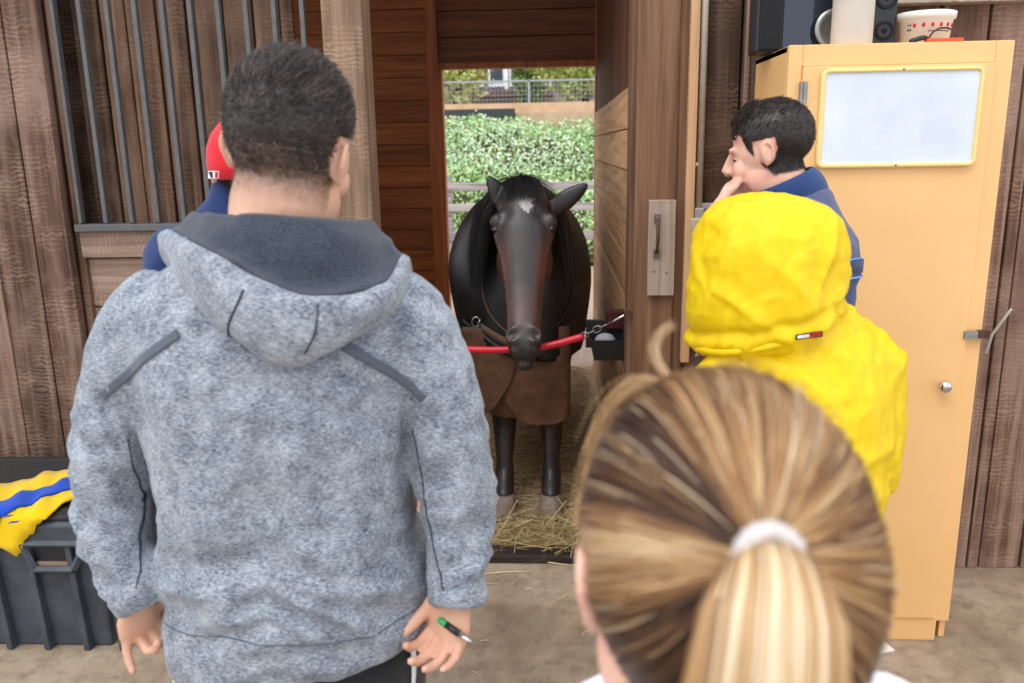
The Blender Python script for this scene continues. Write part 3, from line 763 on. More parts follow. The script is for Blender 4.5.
for zc in (hg[2], .28):
    mb = MB(); mb.bx(hg[0] - .012, hg[0] + .008, CY0 - .016, CY0, zc - .03, zc + .03); mb.tube([(hg[0], CY0 - .018, zc - .032), (hg[0], CY0 - .018, zc + .032)], .005, 10); mb.build('hinge', M['steel'], cb)
lt = at_y(968, 335, CY0 - .014)
mb = MB(); mb.bx(lt[0] - .012, lt[0] + .028, CY0 - .018, CY0 - .012, lt[2] - .012, lt[2] + .012)
for dx in (-.006, .006): mb.ell((lt[0] + dx - .002, CY0 - .018, lt[2]), .003, n=8)
mb.build('hasp_plate', M['steel'], dr)
mb = MB(); mb.bx(lt[0] + .03, lt[0] + .065, CY0 - .02, CY0 - .002, lt[2] - .01, lt[2] + .014); mb.build('hasp_staple', M['rust'], cb, bevel=.002)
a, b, c = lt + V(.06, -.02, .005), lt + V(.095, -.04, .085), lt + V(.05, -.02, -.05)
mb = MB(); mb.tube([c, a, b], .0045, 8, rnd=True); mb.build('latch_pin', M['galv'], cb, True)

# things on top of the cabinet
ST = thing('stereo_system', 'black tabletop stereo with glossy centre panel on top of the yellow cabinet', 'stereo', (.87, 2.8, CH))
sx0 = at_y(757, 20, 2.72)[0]; sx1 = at_y(897, 20, 2.72)[0]; sy = 2.72
mb = MB(); mb.bx(sx0, sx1, sy, 2.83, CH + .001, CH + .24); mb.build('body', M['black_plastic'], ST, bevel=.006)
xa = at_y(783, 20, sy)[0]; xb = at_y(868, 20, sy)[0]
mb = MB(); mb.bx(sx0 + .008, xa - .006, sy - .008, sy, CH + .008, CH + .232); mb.build('speaker_grille', M['grille'], ST, bevel=.003)
mb = MB(); mb.bx(xa, xb, sy - .006, sy, CH + .012, CH + .232); mb.build('front_panel', M['glass_black'], ST, bevel=.002)
mb = MB(); mb.bx(xb + .004, sx1 - .006, sy - .008, sy, CH + .008, CH + .232); s2 = mb.build('speaker_panel', M['black_plastic'], ST, bevel=.003)
xc = at_y(884, 20, sy)[0]
for z_, r_ in ((CH + .055, .028), (CH + .15, .034)):
    mb = MB(); mb.lathe((xc, sy - .008, z_), [(r_, 0), (r_, .004), (r_ * .85, .005), (r_ * .5, -.004), (r_ * .25, .002), (.001, .003)], 24, rotx(PI / 2), caps=False); mb.build('speaker_cone', M['grille'], s2, True)
jx = at_y(855, 20, 2.60)[0]
JR = .058
jr = thing('stoneware_crock', 'pale stoneware crock standing in front of the stereo', 'crock', (jx, 2.62, CH))
mb = MB(); mb.lathe((jx, 2.62, CH + .001), [(.001, 0), (JR - .004, 0), (JR, .006), (JR, .2), (JR + .004, .21), (JR + .004, .225), (JR - .006, .228), (JR - .01, .2), (JR - .01, .02), (.001, .015)], 32, caps=False); mb.build('pot', M['stone'], jr, True)
dc = at_y(836, 13, 2.692)
mb = MB(); mb.lathe((dc[0], 2.694, CH + .0605), [(.001, .004), (.038, .004), (.042, .007), (.058, .007), (.0605, .004), (.0605, 0), (.001, 0)], 32, rotx(PI / 2 - .14), caps=False)
tag(mb.build('round_lid', M['steel'], None, True), 'round pale metal lid leaning between the stereo and the crock', 'lid')
tx = at_y(925, 25, 2.72)[0]
tb_ = thing('strawberry_tub', 'white plastic tub printed with little red berries on the cabinet', 'tub', (tx, 2.72, CH))
h_ = .10
mb = MB(); mb.lathe((tx, 2.72, CH + .001), [(.001, 0), (.066, 0), (.076, h_ * .8), (.083, h_ * .82), (.085, h_), (.08, h_ + .002), (.073, h_ * .8), (.062, .006), (.001, .006)], 36, caps=False); mb.build('tub', M['white'], tb_, True)
for k in range(6):
    q = -PI / 2 + (k - 2.3) * .34; r_ = .0725; c_ = V(tx + math.cos(q) * r_, 2.72 + math.sin(q) * r_, CH + .062)
    mb = MB(); mb.ell(c_, (.005, .005, .0068), n=10); mb.build('printed_berry', M['redp'], tb_, True)
    if k in (2, 3, 4):
        mb = MB(); c2 = V(tx + math.cos(q) * .0705, 2.72 + math.sin(q) * .0705, CH + .044); mb.box(c2, (.022, .003, .0022), rotz(q + PI / 2)); mb.build('printed_line', M['navy'], tb_)
for k in range(4):
    q = -PI / 2 - 1.05 + (k % 2) * .1; c_ = V(tx + math.cos(q) * .073, 2.72 + math.sin(q) * .073, CH + .05 + .014 * (k // 2))
    mb = MB(); mb.ell(c_, .0028, n=8); mb.build('printed_dot', M['navy'], tb_, True)
og = thing('orange_tool', 'orange and black handled tool lying in front of the berry tub', 'tool', (tx - .005, 2.60, CH))
mb = MB(); mb.box((tx + .008, 2.60, CH + .009), (.105, .03, .016)); mb.build('body', M['orange'], og, bevel=.006)
mb = MB(); mb.tube([(tx - .035 + .04 * (1 - math.cos(q)), 2.60, CH + .012 + .034 * math.sin(q)) for q in np.linspace(0, PI, 13)], .003, 8); mb.build('wire_handle', M['rust'], og, True)
mb = MB(); mb.tube(catmull([(tx - .08, 2.61, CH + .012), (tx - .05, 2.60, CH + .02), (tx - .03, 2.61, CH + .010)], 4), .007, 8, rnd=True); mb.build('grip', M['black_plastic'], og, True)
pw = at_z(868, 640, 0)
mb = MB(); mb.box((pw[0], pw[1] - .03, .003), (.1, .1, .004), rotz(.3)); tag(mb.build('paper_scrap', M['white'], None), 'white paper scrap on the floor at the foot of the yellow cabinet', 'paper')

# ------------------------------------------------------------------ black storage tote
TY0, TY1, TX0, TX1 = 2.392, 2.95, -2.45, -1.462
tz = at_y(60, 522, TY0)[2]
tk = thing('storage_tote', 'dusty black plastic storage tote with ribbed front beside the barn wall', 'storage tote', (-1.95, 2.65, 0))
mb = MB()
def trect(i, z, y_in=None): return [V(TX0 + i, TY0 + i, z), V(TX1 - i, TY0 + i, z), V(TX1 - i, TY1 - i, z), V(TX0 + i, TY1 - i, z)]
mb.loft([trect(.035, .0), trect(.02, tz - .075), trect(.02, tz - .03)], True); mb.build('bin', M['trunk'], tk, bevel=.01)
mb = MB(); mb.loft([trect(.012, tz - .075), trect(-.004, tz - .07), trect(-.006, tz - .012), trect(.006, tz - .004)], True); mb.build('rim', M['trunk'], tk, bevel=.006)
mb = MB(); mb.loft([trect(.012, tz - .006), trect(.012, tz + .012), trect(.06, tz + .022), trect(.075, tz + .018)], True); mb.build('lid', M['lid'], tk, bevel=.006)
for px in (2, 40, 80, 116, -40, -80):
    x = at_y(px, 610, TY0)[0]
    mb = MB(); mb.loft([[V(x - .014, TY0 + .04, 0.002), V(x - .010, TY0 + .004, .002), V(x + .010, TY0 + .004, .002), V(x + .014, TY0 + .04, .002)],
                        [V(x - .014 - .012, TY0 + .03, tz - .08), V(x - .022, TY0 - .002, tz - .08), V(x - .002, TY0 - .002, tz - .08), V(x + .002, TY0 + .03, tz - .08)]], True)
    mb.build('rib', M['trunk'], tk, bevel=.003)
hA, hB = at_y(22, 545, TY0)[0], at_y(86, 545, TY0)[0]; hb0, hb1 = at_y(36, 568, TY0)[0], at_y(74, 568, TY0)[0]
zt, zb = tz - .075, at_y(55, 569, TY0)[2]
mb = MB()
th = .028
for (xa_, za_, xb_, zb_) in ((hA, zt, hb0, zb), (hb0, zb, hb1, zb), (hb1, zb, hB, zt), (hA, zt, hB, zt)):
    mb.tube([(xa_, TY0 - .004, za_), (xb_, TY0 - .004, zb_)], th * .5, 4, ref=(0, 1, 0))
mb.build('handle', M['trunk'], tk, bevel=.003)
mb = MB(); mb.prism([(hA + .01, zt), (hb0, zb + .01), (hb1, zb + .01), (hB - .01, zt)], 'y', TY0 + .012, TY0 + .03); mb.build('handle_recess', M['black_plastic'], tk)
mb = MB(); mb.prism([(hb0 + .004, zb + .006), (hb1 - .004, zb + .006), (hb1 - .0, zb + .022), (hb0, zb + .022)], 'y', TY0 + .006, TY0 + .012); mb.build('handle_lip', simple('tan_lip', srgb(150, 128, 108), .8), tk)  # tan strip along the bottom of the handle opening
# folded yellow towel with a blue band over the tote
ty_ = thing('striped_towel', 'yellow towel with a bright blue band draped over the black tote', 'towel', (-1.8, 2.6, tz))
Zt = tz + .032
TP0, TP1, TQ0, TQ1 = at_z(0, 486, Zt), at_z(72, 468, Zt), at_z(0, 534, Zt), at_z(72, 500, Zt)
def band(name, mat, fr, to, lift, par):
    rows = []
    for s_ in np.linspace(fr, to, 9):
        cr = []
        for u in np.linspace(0, 1, 26):
            # top edge and front edge of the cloth in plan, running left to right
            top = TP0 + (TP1 - TP0) * (-.75 + 1.85 * u) + V(0, -.012 * math.sin(u * 7), 0); bot = TQ0 + (TQ1 - TQ0) * (-.75 + 1.85 * u) + V(0, .02 * math.sin(u * 6), 0)
            p = top * (1 - s_) + bot * s_
            over = max(0, TY0 + .004 - p[1])
            z_ = Zt + .006 * math.sin(u * 19 + s_ * 9) + .004 * math.sin(u * 37) + lift
            y_ = p[1]
            if p[1] < TY0 + .02: k_ = (TY0 + .02 - p[1]); z_ -= k_ * .42; y_ = TY0 - .012 - lift
            cr.append(V(p[0], y_, z_))
        rows.append(cr)
    mb = MB(); mb.grid(rows); return mb.build(name, mat, par, True, solid=.006)
tw = band('cloth', M['cloth_yellow'], 0, 1, 0, ty_)
bl = band('blue_band', M['cloth_blue'], .38, .66, .006, ty_)
for k, (px, py) in enumerate(((8, 516), (14, 522))):
    c_ = at_z(px, py, Zt + .016); mb = MB()
    for dx in (-.008, .0, .008): mb.box(c_ + V(dx, dx * .4, 0), (.004, .016, .002), rotz(-.5))
    mb.box(c_ + V(0, 0, 0), (.018, .004, .002), rotz(-.1)); mb.build('stitched_mark', M['cloth_blue'], ty_)

# ------------------------------------------------------------------ people
def hand(mb, w, f, n, t, s=1.0, curl=((.5, .6, .4),) * 4, thumb=(.7, .3, .3), spread=.05):
    """w wrist, f finger direction, n the way the palm faces, t towards the thumb."""
    f = nrm(f); n = nrm(np.asarray(n) - f * (np.asarray(n) @ f)); t = nrm(np.asarray(t) - f * (np.asarray(t) @ f) - n * (np.asarray(t) @ n))
    rings = []
    for d, a, b, o in ((-.025, .021, .0165, 0), (.0, .0235, .0175, 0), (.03, .034, .0185, .002), (.06, .041, .016, .0), (.085, .041, .0135, 0), (.097, .038, .010, 0)):
        c = w + f * d * s + t * o * s
        rings.append([c + t * a * s * math.cos(q) + n * b * s * math.sin(q) for q in np.arange(16) * 2 * PI / 16])
    mb.loft(rings)
    for i, (o, L, r, r0) in enumerate(((.030, .073, .0090, .090), (.0105, .082, .0092, .094), (-.0100, .076, .0088, .091), (-.0290, .060, .0078, .084))):
        p = w + (f * r0 + t * o) * s; d = nrm(f + t * spread * (1.5 - i)); pts = [p - d * .02 * s, p]
        ang = 0
        for k, fr in enumerate((.46, .30, .24)):
            ang += curl[i][k]; dd = d * math.cos(ang) + n * math.sin(ang); p = p + dd * L * fr * s; pts.append(p)
        mb.tube(pts, np.array([r * 1.05, r * 1.05, r, r * .93, r * .78]) * s, 10, rnd=True)
    sp, c1, c2 = thumb
    p = w + (f * .022 + t * .026) * s
    d0 = nrm(f * math.cos(sp) + t * math.sin(sp) + n * .25)
    pts = [p - d0 * .012 * s, p + d0 * .002]
    d1 = nrm(d0 + f * .0 + n * c1); p1 = p + d0 * .042 * s; p2 = p1 + d1 * .032 * s; d2 = nrm(d1 + n * c2 + f * .15); p3 = p2 + d2 * .026 * s
    mb.tube([pts[0], pts[1], p1, p2, p3], np.array([.016, .0155, .0120, .0105, .0088]) * s, 10, rnd=True)

class Head:
    def __init__(s, c, yaw=0, pitch=0, roll=0, k=1.0):
        s.c = np.asarray(c, float); s.k = k; s.R = rotz(yaw) @ rotx(pitch) @ roty(roll)
    def w(s, p): return s.c + s.R @ (np.asarray(p, float) * s.k)
    def loc(s, P): return ((np.asarray(P) - s.c) @ s.R) / s.k
    def shape(s, mb, neck_to=None, neck_r=.055, ears=True):
        e = lambda c, r, R=None, n=18: mb.ell(s.w(c), np.array(r) * s.k, s.R if R is None else s.R @ R, n)
        e((0, -.018, .040), (.078, .100, .087), n=26)
        e((0, .000, .010), (.073, .088, .085), n=24)
        e((0, .040, -.030), (.058, .058, .078)); e((0, .030, -.065), (.052, .058, .048))
        e((0, .072, -.094), (.024, .020, .018)); e((0, .040, -.088), (.042, .048, .026))
        for q in (-1, 1):
            e((q * .040, .066, -.028), (.024, .022, .026)); e((q * .050, .020, -.062), (.018, .034, .034))
            e((q * .030, .0775, .026), (.024, .013, .009))
        tb = lambda P, r, n=10: mb.tube([s.w(p) for p in P], np.array(r) * s.k, n, rnd=True)
        tb([(0, .088, .022), (0, .102, .002), (0, .114, -.020), (0, .110, -.028)], [.009, .010, .0135, .010])
        for q in (-1, 1): e((q * .012, .102, -.026), (.008, .011, .008))
        e((0, .094, -.050), (.024, .012, .0085)); e((0, .092, -.062), (.021, .012, .0085)); e((0, .088, -.056), (.028, .012, .022))
        if ears:
            for q in (-1, 1):
                Re = rotz(-q * .35) @ roty(q * .10)
                e((q * .0775, -.017, -.004), (.006, .017, .027), Re)
                rim = [(q * .075, .004, -.016), (q * .077, .005, .006), (q * .080, -.002, .021), (q * .084, -.015, .025), (q * .087, -.025, .015), (q * .086, -.026, -.002), (q * .082, -.019, -.017), (q * .078, -.007, -.029), (q * .076, .000, -.025)]
                tb(catmull([(x_, y_ - .007, z_) for x_, y_, z_ in rim], 3), np.full(25, .0042), 8)
        if neck_to is not None:
            mb.tube(catmull([s.w((0, -.012, -.03)), s.w((0, -.022, -.085)), neck_to], 4), np.full(9, neck_r) * np.linspace(.97, 1.08, 9), 20)

def ring(c, a, b, yaw=0, n=28, p=2.3, tilt=0):
    out = []
    Rm = rotz(yaw) @ rotx(tilt)
    for q in np.arange(n) * 2 * PI / n:
        cc, ss = math.cos(q), math.sin(q)
        out.append(np.asarray(c, float) + Rm @ V(a * np.sign(cc) * abs(cc) ** (2 / p), b * np.sign(ss) * abs(ss) ** (2 / p), 0))
    return out
TORSO = ((.80, .10, .085), (.86, .155, .110), (.93, .165, .118), (1.0, .158, .112), (1.08, .148, .105), (1.17, .152, .108), (1.28, .166, .115), (1.36, .172, .108), (1.41, .150, .090), (1.45, .100, .070), (1.48, .062, .058))
def lower(mb, base, yaw, s, z0=0, legs=1.0, r=1.0, ankle=.045):
    B = lambda x, y, z: base + rotz(yaw) @ (V(x, y, z) * s)
    for q in (-1, 1):
        mb.tube(catmull([B(q * .085, 0, .88), B(q * .092, .012, .66), B(q * .095, .012, .48), B(q * .098, -.012, .30), B(q * .10, -.02, .09)], 4),
                np.interp(np.arange(17), [0, 4, 8, 12, 16], np.array([.092, .082, .060, .056, ankle]) * s * r), 16, rnd=True)
def feet(mb, base, yaw, s):
    B = lambda x, y, z: base + rotz(yaw) @ (V(x, y, z) * s)
    for q in (-1, 1):
        mb.tube([B(q * .10, -.03, .05), B(q * .105, .06, .042), B(q * .115, .15, .028)], np.array([.042, .042, .026]) * s, 12, rnd=True, flat=.85)
def shoes(par, base, yaw, s):
    B = lambda x, y, z: base + rotz(yaw) @ (V(x, y, z) * s)
    for q in (-1, 1):
        mb = MB(); mb.loft([ring(B(q * .108, .05, z / s), a, b, yaw + q * -.12, 20, 2.6) for z, a, b in ((.0, .046 * s, .135 * s), (.02, .048 * s, .137 * s), (.05, .046 * s, .128 * s), (.085, .04 * s, .09 * s))])
        mb.ell(B(q * .10, -.02, .09), (.047 * s, .06 * s, .05 * s)); me = fuse(mb, .008, 4); co = get_co(me); co[:, 2] = np.maximum(co[:, 2], 0.001); set_co(me, co); link('shoe', me, M['shoe'], par, True)
def arm(mb, pts, r, n=16): mb.tube(catmull(pts, 6), np.interp(np.linspace(0, 1, 6 * (len(pts) - 1) + 1), np.linspace(0, 1, len(r)), r), n, rnd=True)
def body_mesh(base, yaw, s, head, arms, hands, neck_base=None, voxel=.005, wide=1.0, feet_=True, neck_r=.057):
    mb = MB(); B = lambda x, y, z: base + rotz(yaw) @ (V(x, y, z) * s)
    mb.loft([ring(B(0, 0, z), a * s * wide, b * s * wide, yaw) for z, a, b in TORSO])
    lower(mb, base, yaw, s)
    if feet_: feet(mb, base, yaw, s)
    for a in arms: arm(mb, a[0], a[1])
    for h in hands: hand(mb, **h)
    head.shape(mb, B(0, -.01, 1.43) if neck_base is None else neck_base, neck_r * s)
    return fuse(mb, voxel, 3, .45)

def sample_faces(me, mask, n, rng):
    c = face_centers(me); idx = np.nonzero(mask)[0]
    ar = np.empty(len(me.polygons)); me.polygons.foreach_get('area', ar); p = ar[idx] / ar[idx].sum()
    k = rng.choice(idx, n, p=p); no = np.empty(len(me.polygons) * 3); me.polygons.foreach_get('normal', no); no = no.reshape(-1, 3)
    jit = rng.normal(0, 1, (n, 3)) * np.sqrt(ar[k])[:, None] * .45
    return c[k] + jit, no[k]
def cap_from(me, mask_v, off, name, mat, parent, tint=.2):
    """a close cap of hair lifted off the head by off (per vertex)"""
    co = get_co(me); no = get_no(me); keep = [i for i, p in enumerate(me.polygons) if all(mask_v[v] for v in p.vertices)]
    used = sorted({v for i in keep for v in me.polygons[i].vertices}); mp = {v: i for i, v in enumerate(used)}
    m2 = bpy.data.meshes.new(name)
    m2.from_pydata((co[used] + no[used] * off[used][:, None]).tolist(), [], [[mp[v] for v in me.polygons[i].vertices] for i in keep])
    set_tint(m2, np.full(len(used), tint) if np.isscalar(tint) else tint[used])
    return link(name, m2, mat, parent, True)
def drape(tree, pts, width, name, mat, parent, off=.0015, thick=.002, dirn=(0, 1, 0), start=-.6):
    """a flat strip of cloth laid on a surface: each point is dropped onto it along dirn"""
    pts = catmull(pts, 8); dirn = nrm(dirn); tn = np.gradient(pts, axis=0); rows = []
    for p, t_ in zip(pts, tn):
        s_ = nrm(np.cross(t_, dirn)); row = []
        for u in (-1, -.5, 0, .5, 1):
            q = p + s_ * u * width / 2; hit = tree.ray_cast(Vector(q + dirn * start), Vector(dirn))
            h = np.array(hit[0]) if hit[0] is not None else q
            n_ = np.array(hit[1]) if hit[0] is not None else -dirn
            if n_ @ dirn > 0: n_ = -n_
            row.append(h + n_ * off)
        rows.append(row)
    mb = MB(); mb.grid(rows); return mb.build(name, mat, parent, True, solid=thick, solid_off=0)

def folds(P, amp, fr, dirs=(1, 1, 1)):
    return amp * np.maximum(0, ridge(P * np.array(dirs) * fr) - .25) 

# ---- the man in the heather grey hoodie, back to us
gb = V(-.405, 1.16, 0)
gm = thing('person', 'man seen from behind in a heather grey hooded top holding a pen', 'person', gb)
def g(px, py, y=1.15): return at_y(px, py, y)
hc = g(291, 128, 1.145); hc[2] += 0
GH = Head(hc + V(-.002, .0, -.036), yaw=-.10, pitch=-.08, roll=.16, k=.985)
aL = [V(-.575, 1.165, 1.39), V(-.640, 1.155, 1.27), V(-.673, 1.14, 1.11), V(-.664, 1.125, 1.045), g(140, 592, 1.11)]
aR = [V(-.235, 1.165, 1.39), V(-.170, 1.155, 1.27), V(-.143, 1.14, 1.11), V(-.142, 1.125, 1.045), g(458, 592, 1.10)]
hl = dict(w=aL[-1] + V(-.002, -.005, .020), f=(-.02, .05, -1), n=(.86, -.5, 0), t=(.5, .86, 0), s=.93, curl=((1.2, 1.3, .7), (1.1, 1.25, .7), (.9, 1.15, .6), (.12, .3, .2)), thumb=(.5, .5, .5), spread=.09)
hr = dict(w=aR[-1] + V(.0, -.004, .016), f=(-.22, -.05, -1), n=(-.55, -.83, 0), t=(-.83, .55, 0), s=.93, curl=((.75, .9, .5), (.65, .85, .5), (.55, .8, .45), (.45, .7, .4)), thumb=(.35, .5, .5), spread=.10)
gbody = body_mesh(gb, 0, 1.0, GH, [(aL, (.05, .045, .04, .032, .019)), (aR, (.05, .045, .04, .032, .019))], [hl, hr], neck_base=V(-.385, 1.165, 1.44), neck_r=.064, voxel=.0036, wide=1.0)
link('body', gbody, M['skin_a'], gm, True)
# trousers
mb = MB(); mb.loft([ring(gb + V(0, 0, z), a, b) for z, a, b in ((.78, .12, .10), (.84, .178, .128), (.93, .185, .13), (1.0, .18, .13))]); lower(mb, gb, 0, 1.0, r=1.22, ankle=.062)
me = fuse(mb, .011, 6); displace(me, lambda c, n: .004 * fbm(c * V(14, 14, 9), 2))
gtr = link('trousers', me, M['trousers'], gm, True); tr_bvh = bvh(me)
for q in (-1, 1):
    x = gb[0] + q * .19
    rows = []
    for z in np.linspace(.95, .12, 24):
        h = tr_bvh.ray_cast(Vector((gb[0] + q * .5, gb[1] - .045, z)), Vector((-q, 0, 0)))
        if h[0] is None: continue
        rows.append([V(h[0].x + q * .003, gb[1] - .045 + d, z) for d in (-.014, .014)])
    mb = MB(); mb.grid(rows); mb.build('side_stripe', M['white_cloth'], gtr, True, solid=.003)
shoes(gm, gb, 0, 1.0)
# hoodie
mb = MB()
HT = ((.862, .196, .135, -.400), (.875, .209, .146, -.401), (.91, .210, .150, -.402), (1.0, .202, .150, -.404), (1.1, .190, .148, -.407), (1.2, .188, .148, -.408), (1.29, .200, .148, -.408), (1.36, .212, .138, -.406), (1.41, .205, .120, -.403), (1.45, .175, .100, -.400), (1.49, .118, .085, -.392), (1.515, .090, .076, -.386))
mb.loft([[p + V(0, 0, .16 * (p[0] + .4) * np.clip((1.0 - p[2]) / .12, 0, 1)) for p in ring((x, 1.165, z), a, b)] for z, a, b, x in HT])
for A, q in ((aL, -1), (aR, 1)):
    e = A[-1] + (A[-2] - A[-1]) * -.20
    mb.tube(catmull([A[0] + V(-q * .03, 0, .0), A[0] + V(q * .012, 0, -.03), A[1], A[2], A[3], e], 6), np.interp(np.arange(31), [0, 6, 12, 18, 24, 30], [.082, .080, .066, .054, .047, .039]), 22)
hood_me = fuse(mb, .0075, 6)
def hoodie_fold(c, n):
    d = .005 * fbm(c * V(9, 9, 9), 3)
    arm_l = np.exp(-((c[:, 0] + .68) / .07) ** 2); arm_r = np.exp(-((c[:, 0] + .135) / .07) ** 2); arms_ = np.maximum(arm_l, arm_r)
    el = arms_ * np.exp(-((c[:, 2] - 1.07) / .16) ** 2)
    sgn = np.where(c[:, 0] < -.4, 1, -1)
    tw_ = np.stack([c[:, 0] * 12 * sgn, c[:, 1] * 6, c[:, 2] * 26 + c[:, 0] * 14 * sgn], 1)
    d += .014 * el * (ridge(tw_) - .3)
    cuffz = np.exp(-((c[:, 2] - .97) / .035) ** 2) * arms_; d += .006 * cuffz * (ridge(c * V(10, 10, 42)) - .3)
    tor = np.exp(-((c[:, 0] + .405) / .2) ** 4)
    wst = tor * np.exp(-((c[:, 2] - .99) / .09) ** 2)
    d += .032 * wst * (ridge(np.stack([c[:, 0] * 5, c[:, 1] * 4, c[:, 2] * 17 + .6 * np.abs(c[:, 0] + .4) * 12], 1)) - .35)
    pit = np.exp(-((np.abs(c[:, 0] + .405) - .2) / .05) ** 2) * np.exp(-((c[:, 2] - 1.24) / .1) ** 2)
    d += .012 * pit * (ridge(np.stack([c[:, 0] * 22, c[:, 1] * 5, c[:, 2] * 9 - np.abs(c[:, 0] + .4) * 30], 1)) - .35)
    mid = tor * np.exp(-((c[:, 2] - 1.18) / .13) ** 2)
    d += .016 * mid * (ridge(np.stack([c[:, 0] * 9, c[:, 1] * 4, c[:, 2] * 4.5], 1)) - .35)
    d -= .010 * np.exp(-((c[:, 0] + .402) / .035) ** 2) * np.exp(-((c[:, 2] - 1.15) / .2) ** 2) * (c[:, 1] < 1.15)
    d += .0035 * tor * crease(np.stack([c[:, 0] * 6, c[:, 1] * 4, c[:, 2] * 11 + np.abs(c[:, 0] + .4) * 7], 1)) + .003 * arms_ * crease(np.stack([c[:, 0] * 9, c[:, 1] * 6, c[:, 2] * 15], 1))
    # hem band
    d += .004 * tor * ((c[:, 2] > .845) & (c[:, 2] < .852)) * -1
    return d
displace(hood_me, hoodie_fold)
hd = link('hoodie', hood_me, M['heather'], gm, True); HB = bvh(hood_me)
Dy = (0, 1, 0)
def cast(tree, px, py, Y):
    h = tree.ray_cast(Vector((0, 0, CAM_H)), ray(px, py).normalized()); return np.array(h[0]) if h[0] is not None else at_y(px, py, Y)
def gz(px, py): return cast(HB, px, py, 1.02)
for P in ([(179, 333), (140, 362), (101, 397)], [(338, 341), (380, 366), (424, 399)]):
    drape(HB, [gz(*p) for p in P], .0125, 'shoulder_stripe', M['strip'], hd)
for P in ([(128, 440), (139, 480), (143, 520), (140, 560), (136, 588)], [(413, 430), (421, 470), (427, 515), (436, 555), (444, 590)]):
    drape(HB, [gz(*p) for p in P], .0014, 'sleeve_seam', M['seam'], hd, .0006)
for P in ([(164, 622), (240, 640), (310, 645), (380, 632), (426, 600)],):
    drape(HB, [gz(*p) for p in P], .0014, 'hem_seam', M['strip'], hd, .0002)
for A, q in ((aL, -1), (aR, 1)):
    e = A[-1] + (A[-2] - A[-1]) * -.27; e2 = A[-1] + (A[-2] - A[-1]) * .12
    mb = MB(); kk = np.array([0, .06, .2, .5, .8, 1.0]); mb.tube([e + (e2 - e) * k for k in kk], [.0385, .0415, .0425, .0435, .0445, .041], 22)
    me = fuse(mb, .005, 3); displace(me, lambda c, n: .0025 * (ridge(c * V(12, 12, 60)) - .3)); link('cuff', me, M['heather'], hd, True)
# the hood lying folded on his back: lining pouch, rolled rim, outer cloth
def row(P): return catmull([at_y(px, py, y) for px, py, y in P], 8)
rows = [row([(196, 214, 1.21), (225, 214, 1.085), (285, 217, 1.05), (340, 220, 1.085), (372, 224, 1.21)]),
        row([(187, 222, 1.20), (222, 232, 1.065), (290, 248, 1.03), (350, 244, 1.065), (384, 236, 1.19)]),
        row([(180, 228, 1.18), (216, 247, 1.055), (296, 280, 1.015), (366, 275, 1.06), (392, 246, 1.17)]),
        row([(172, 232, 1.165), (210, 254, 1.03), (298, 296, .985), (378, 289, 1.04), (402, 254, 1.15)])]
mb = MB(); mb.grid([[p for p in r] for r in catmull(np.array(rows).reshape(4, -1), 5).reshape(-1, rows[0].shape[0], 3)])
me = mb.mesh('hood_lining'); displace(me, lambda c, n: .008 * (ridge(np.stack([c[:, 0] * 7 + c[:, 2] * 9, c[:, 1] * 5, c[:, 2] * 12 - c[:, 0] * 7], 1)) - .3)); hl_ = link('hood_lining', me, M['heather_dark'], hd, True, solid=.003)
rows = [row([(172, 232, 1.165), (210, 254, 1.03), (298, 296, .985), (378, 289, 1.04), (402, 254, 1.15)]),
        row([(166, 231, 1.165), (204, 257, 1.018), (297, 303, .972), (384, 293, 1.028), (409, 258, 1.155)]),
        row([(160, 236, 1.17), (200, 275, 1.015), (292, 322, .965), (384, 306, 1.025), (412, 272, 1.165)]),
        row([(163, 252, 1.17), (205, 305, 1.010), (290, 345, .970), (372, 322, 1.018), (408, 292, 1.16)]),
        row([(172, 270, 1.165), (216, 325, 1.020), (288, 359, .985), (352, 337, 1.020), (398, 305, 1.15)]),
        row([(185, 285, 1.14), (224, 332, 1.040), (288, 364, 1.015), (344, 342, 1.040), (388, 310, 1.14)])]
mb = MB(); mb.grid(catmull(np.array(rows).reshape(6, -1), 5).reshape(-1, rows[0].shape[0], 3))
me = mb.mesh('hood'); displace(me, lambda c, n: .004 * (ridge(c * V(11, 11, 13)) - .3) + .002 * fbm(c * 30, 2)); ho_ = link('hood', me, M['heather'], hd, True, solid=.004)
HO = bvh(me)
drape(HO, [cast(HO, *p, .98) for p in ((245, 290), (238, 306), (230, 325), (219, 343))], .0018, 'hood_seam', M['seam'], ho_, .003, start=-.3)
drape(HO, [cast(HO, *p, .98) for p in ((318, 305), (317, 320), (314, 335), (305, 352))], .0018, 'hood_seam', M['seam'], ho_, .003, start=-.3)
# pen in his right hand
GBV = bvh(gbody)
def on_g(px, py, off):
    r_ = ray(px, py).normalized(); h = GBV.ray_cast(Vector((0, 0, CAM_H)), r_); p = np.array(h[0]) if h[0] is not None else at_y(px, py, 1.07); return p - np.array(r_) * off
a_ = on_g(444, 623, .004); b_ = on_g(458, 633, .004); b_ = a_ + nrm(b_ - a_) * .042; c_ = (a_ + b_) / 2
pn = thing('pen', 'black pen with a green end held in the man\'s right hand', 'pen', c_)
d_ = nrm(b_ - a_)
mb = MB(); mb.tube([a_ + d_ * .004, a_ + d_ * .028], [.0052, .0055], 12); mb.build('barrel', M['black_plastic'], pn, True)
mb = MB(); mb.tube([a_ + d_ * .028, b_ + d_ * .004, b_ + d_ * .008], [.0055, .003, .001], 12); mb.build('tip', M['chrome'], pn, True)
mb = MB(); mb.tube([a_ - d_ * .006, a_ + d_ * .004], .005, 12, rnd=True); mb.build('end_cap', simple('green_cap', srgb(20, 160, 84), .4), pn, True)
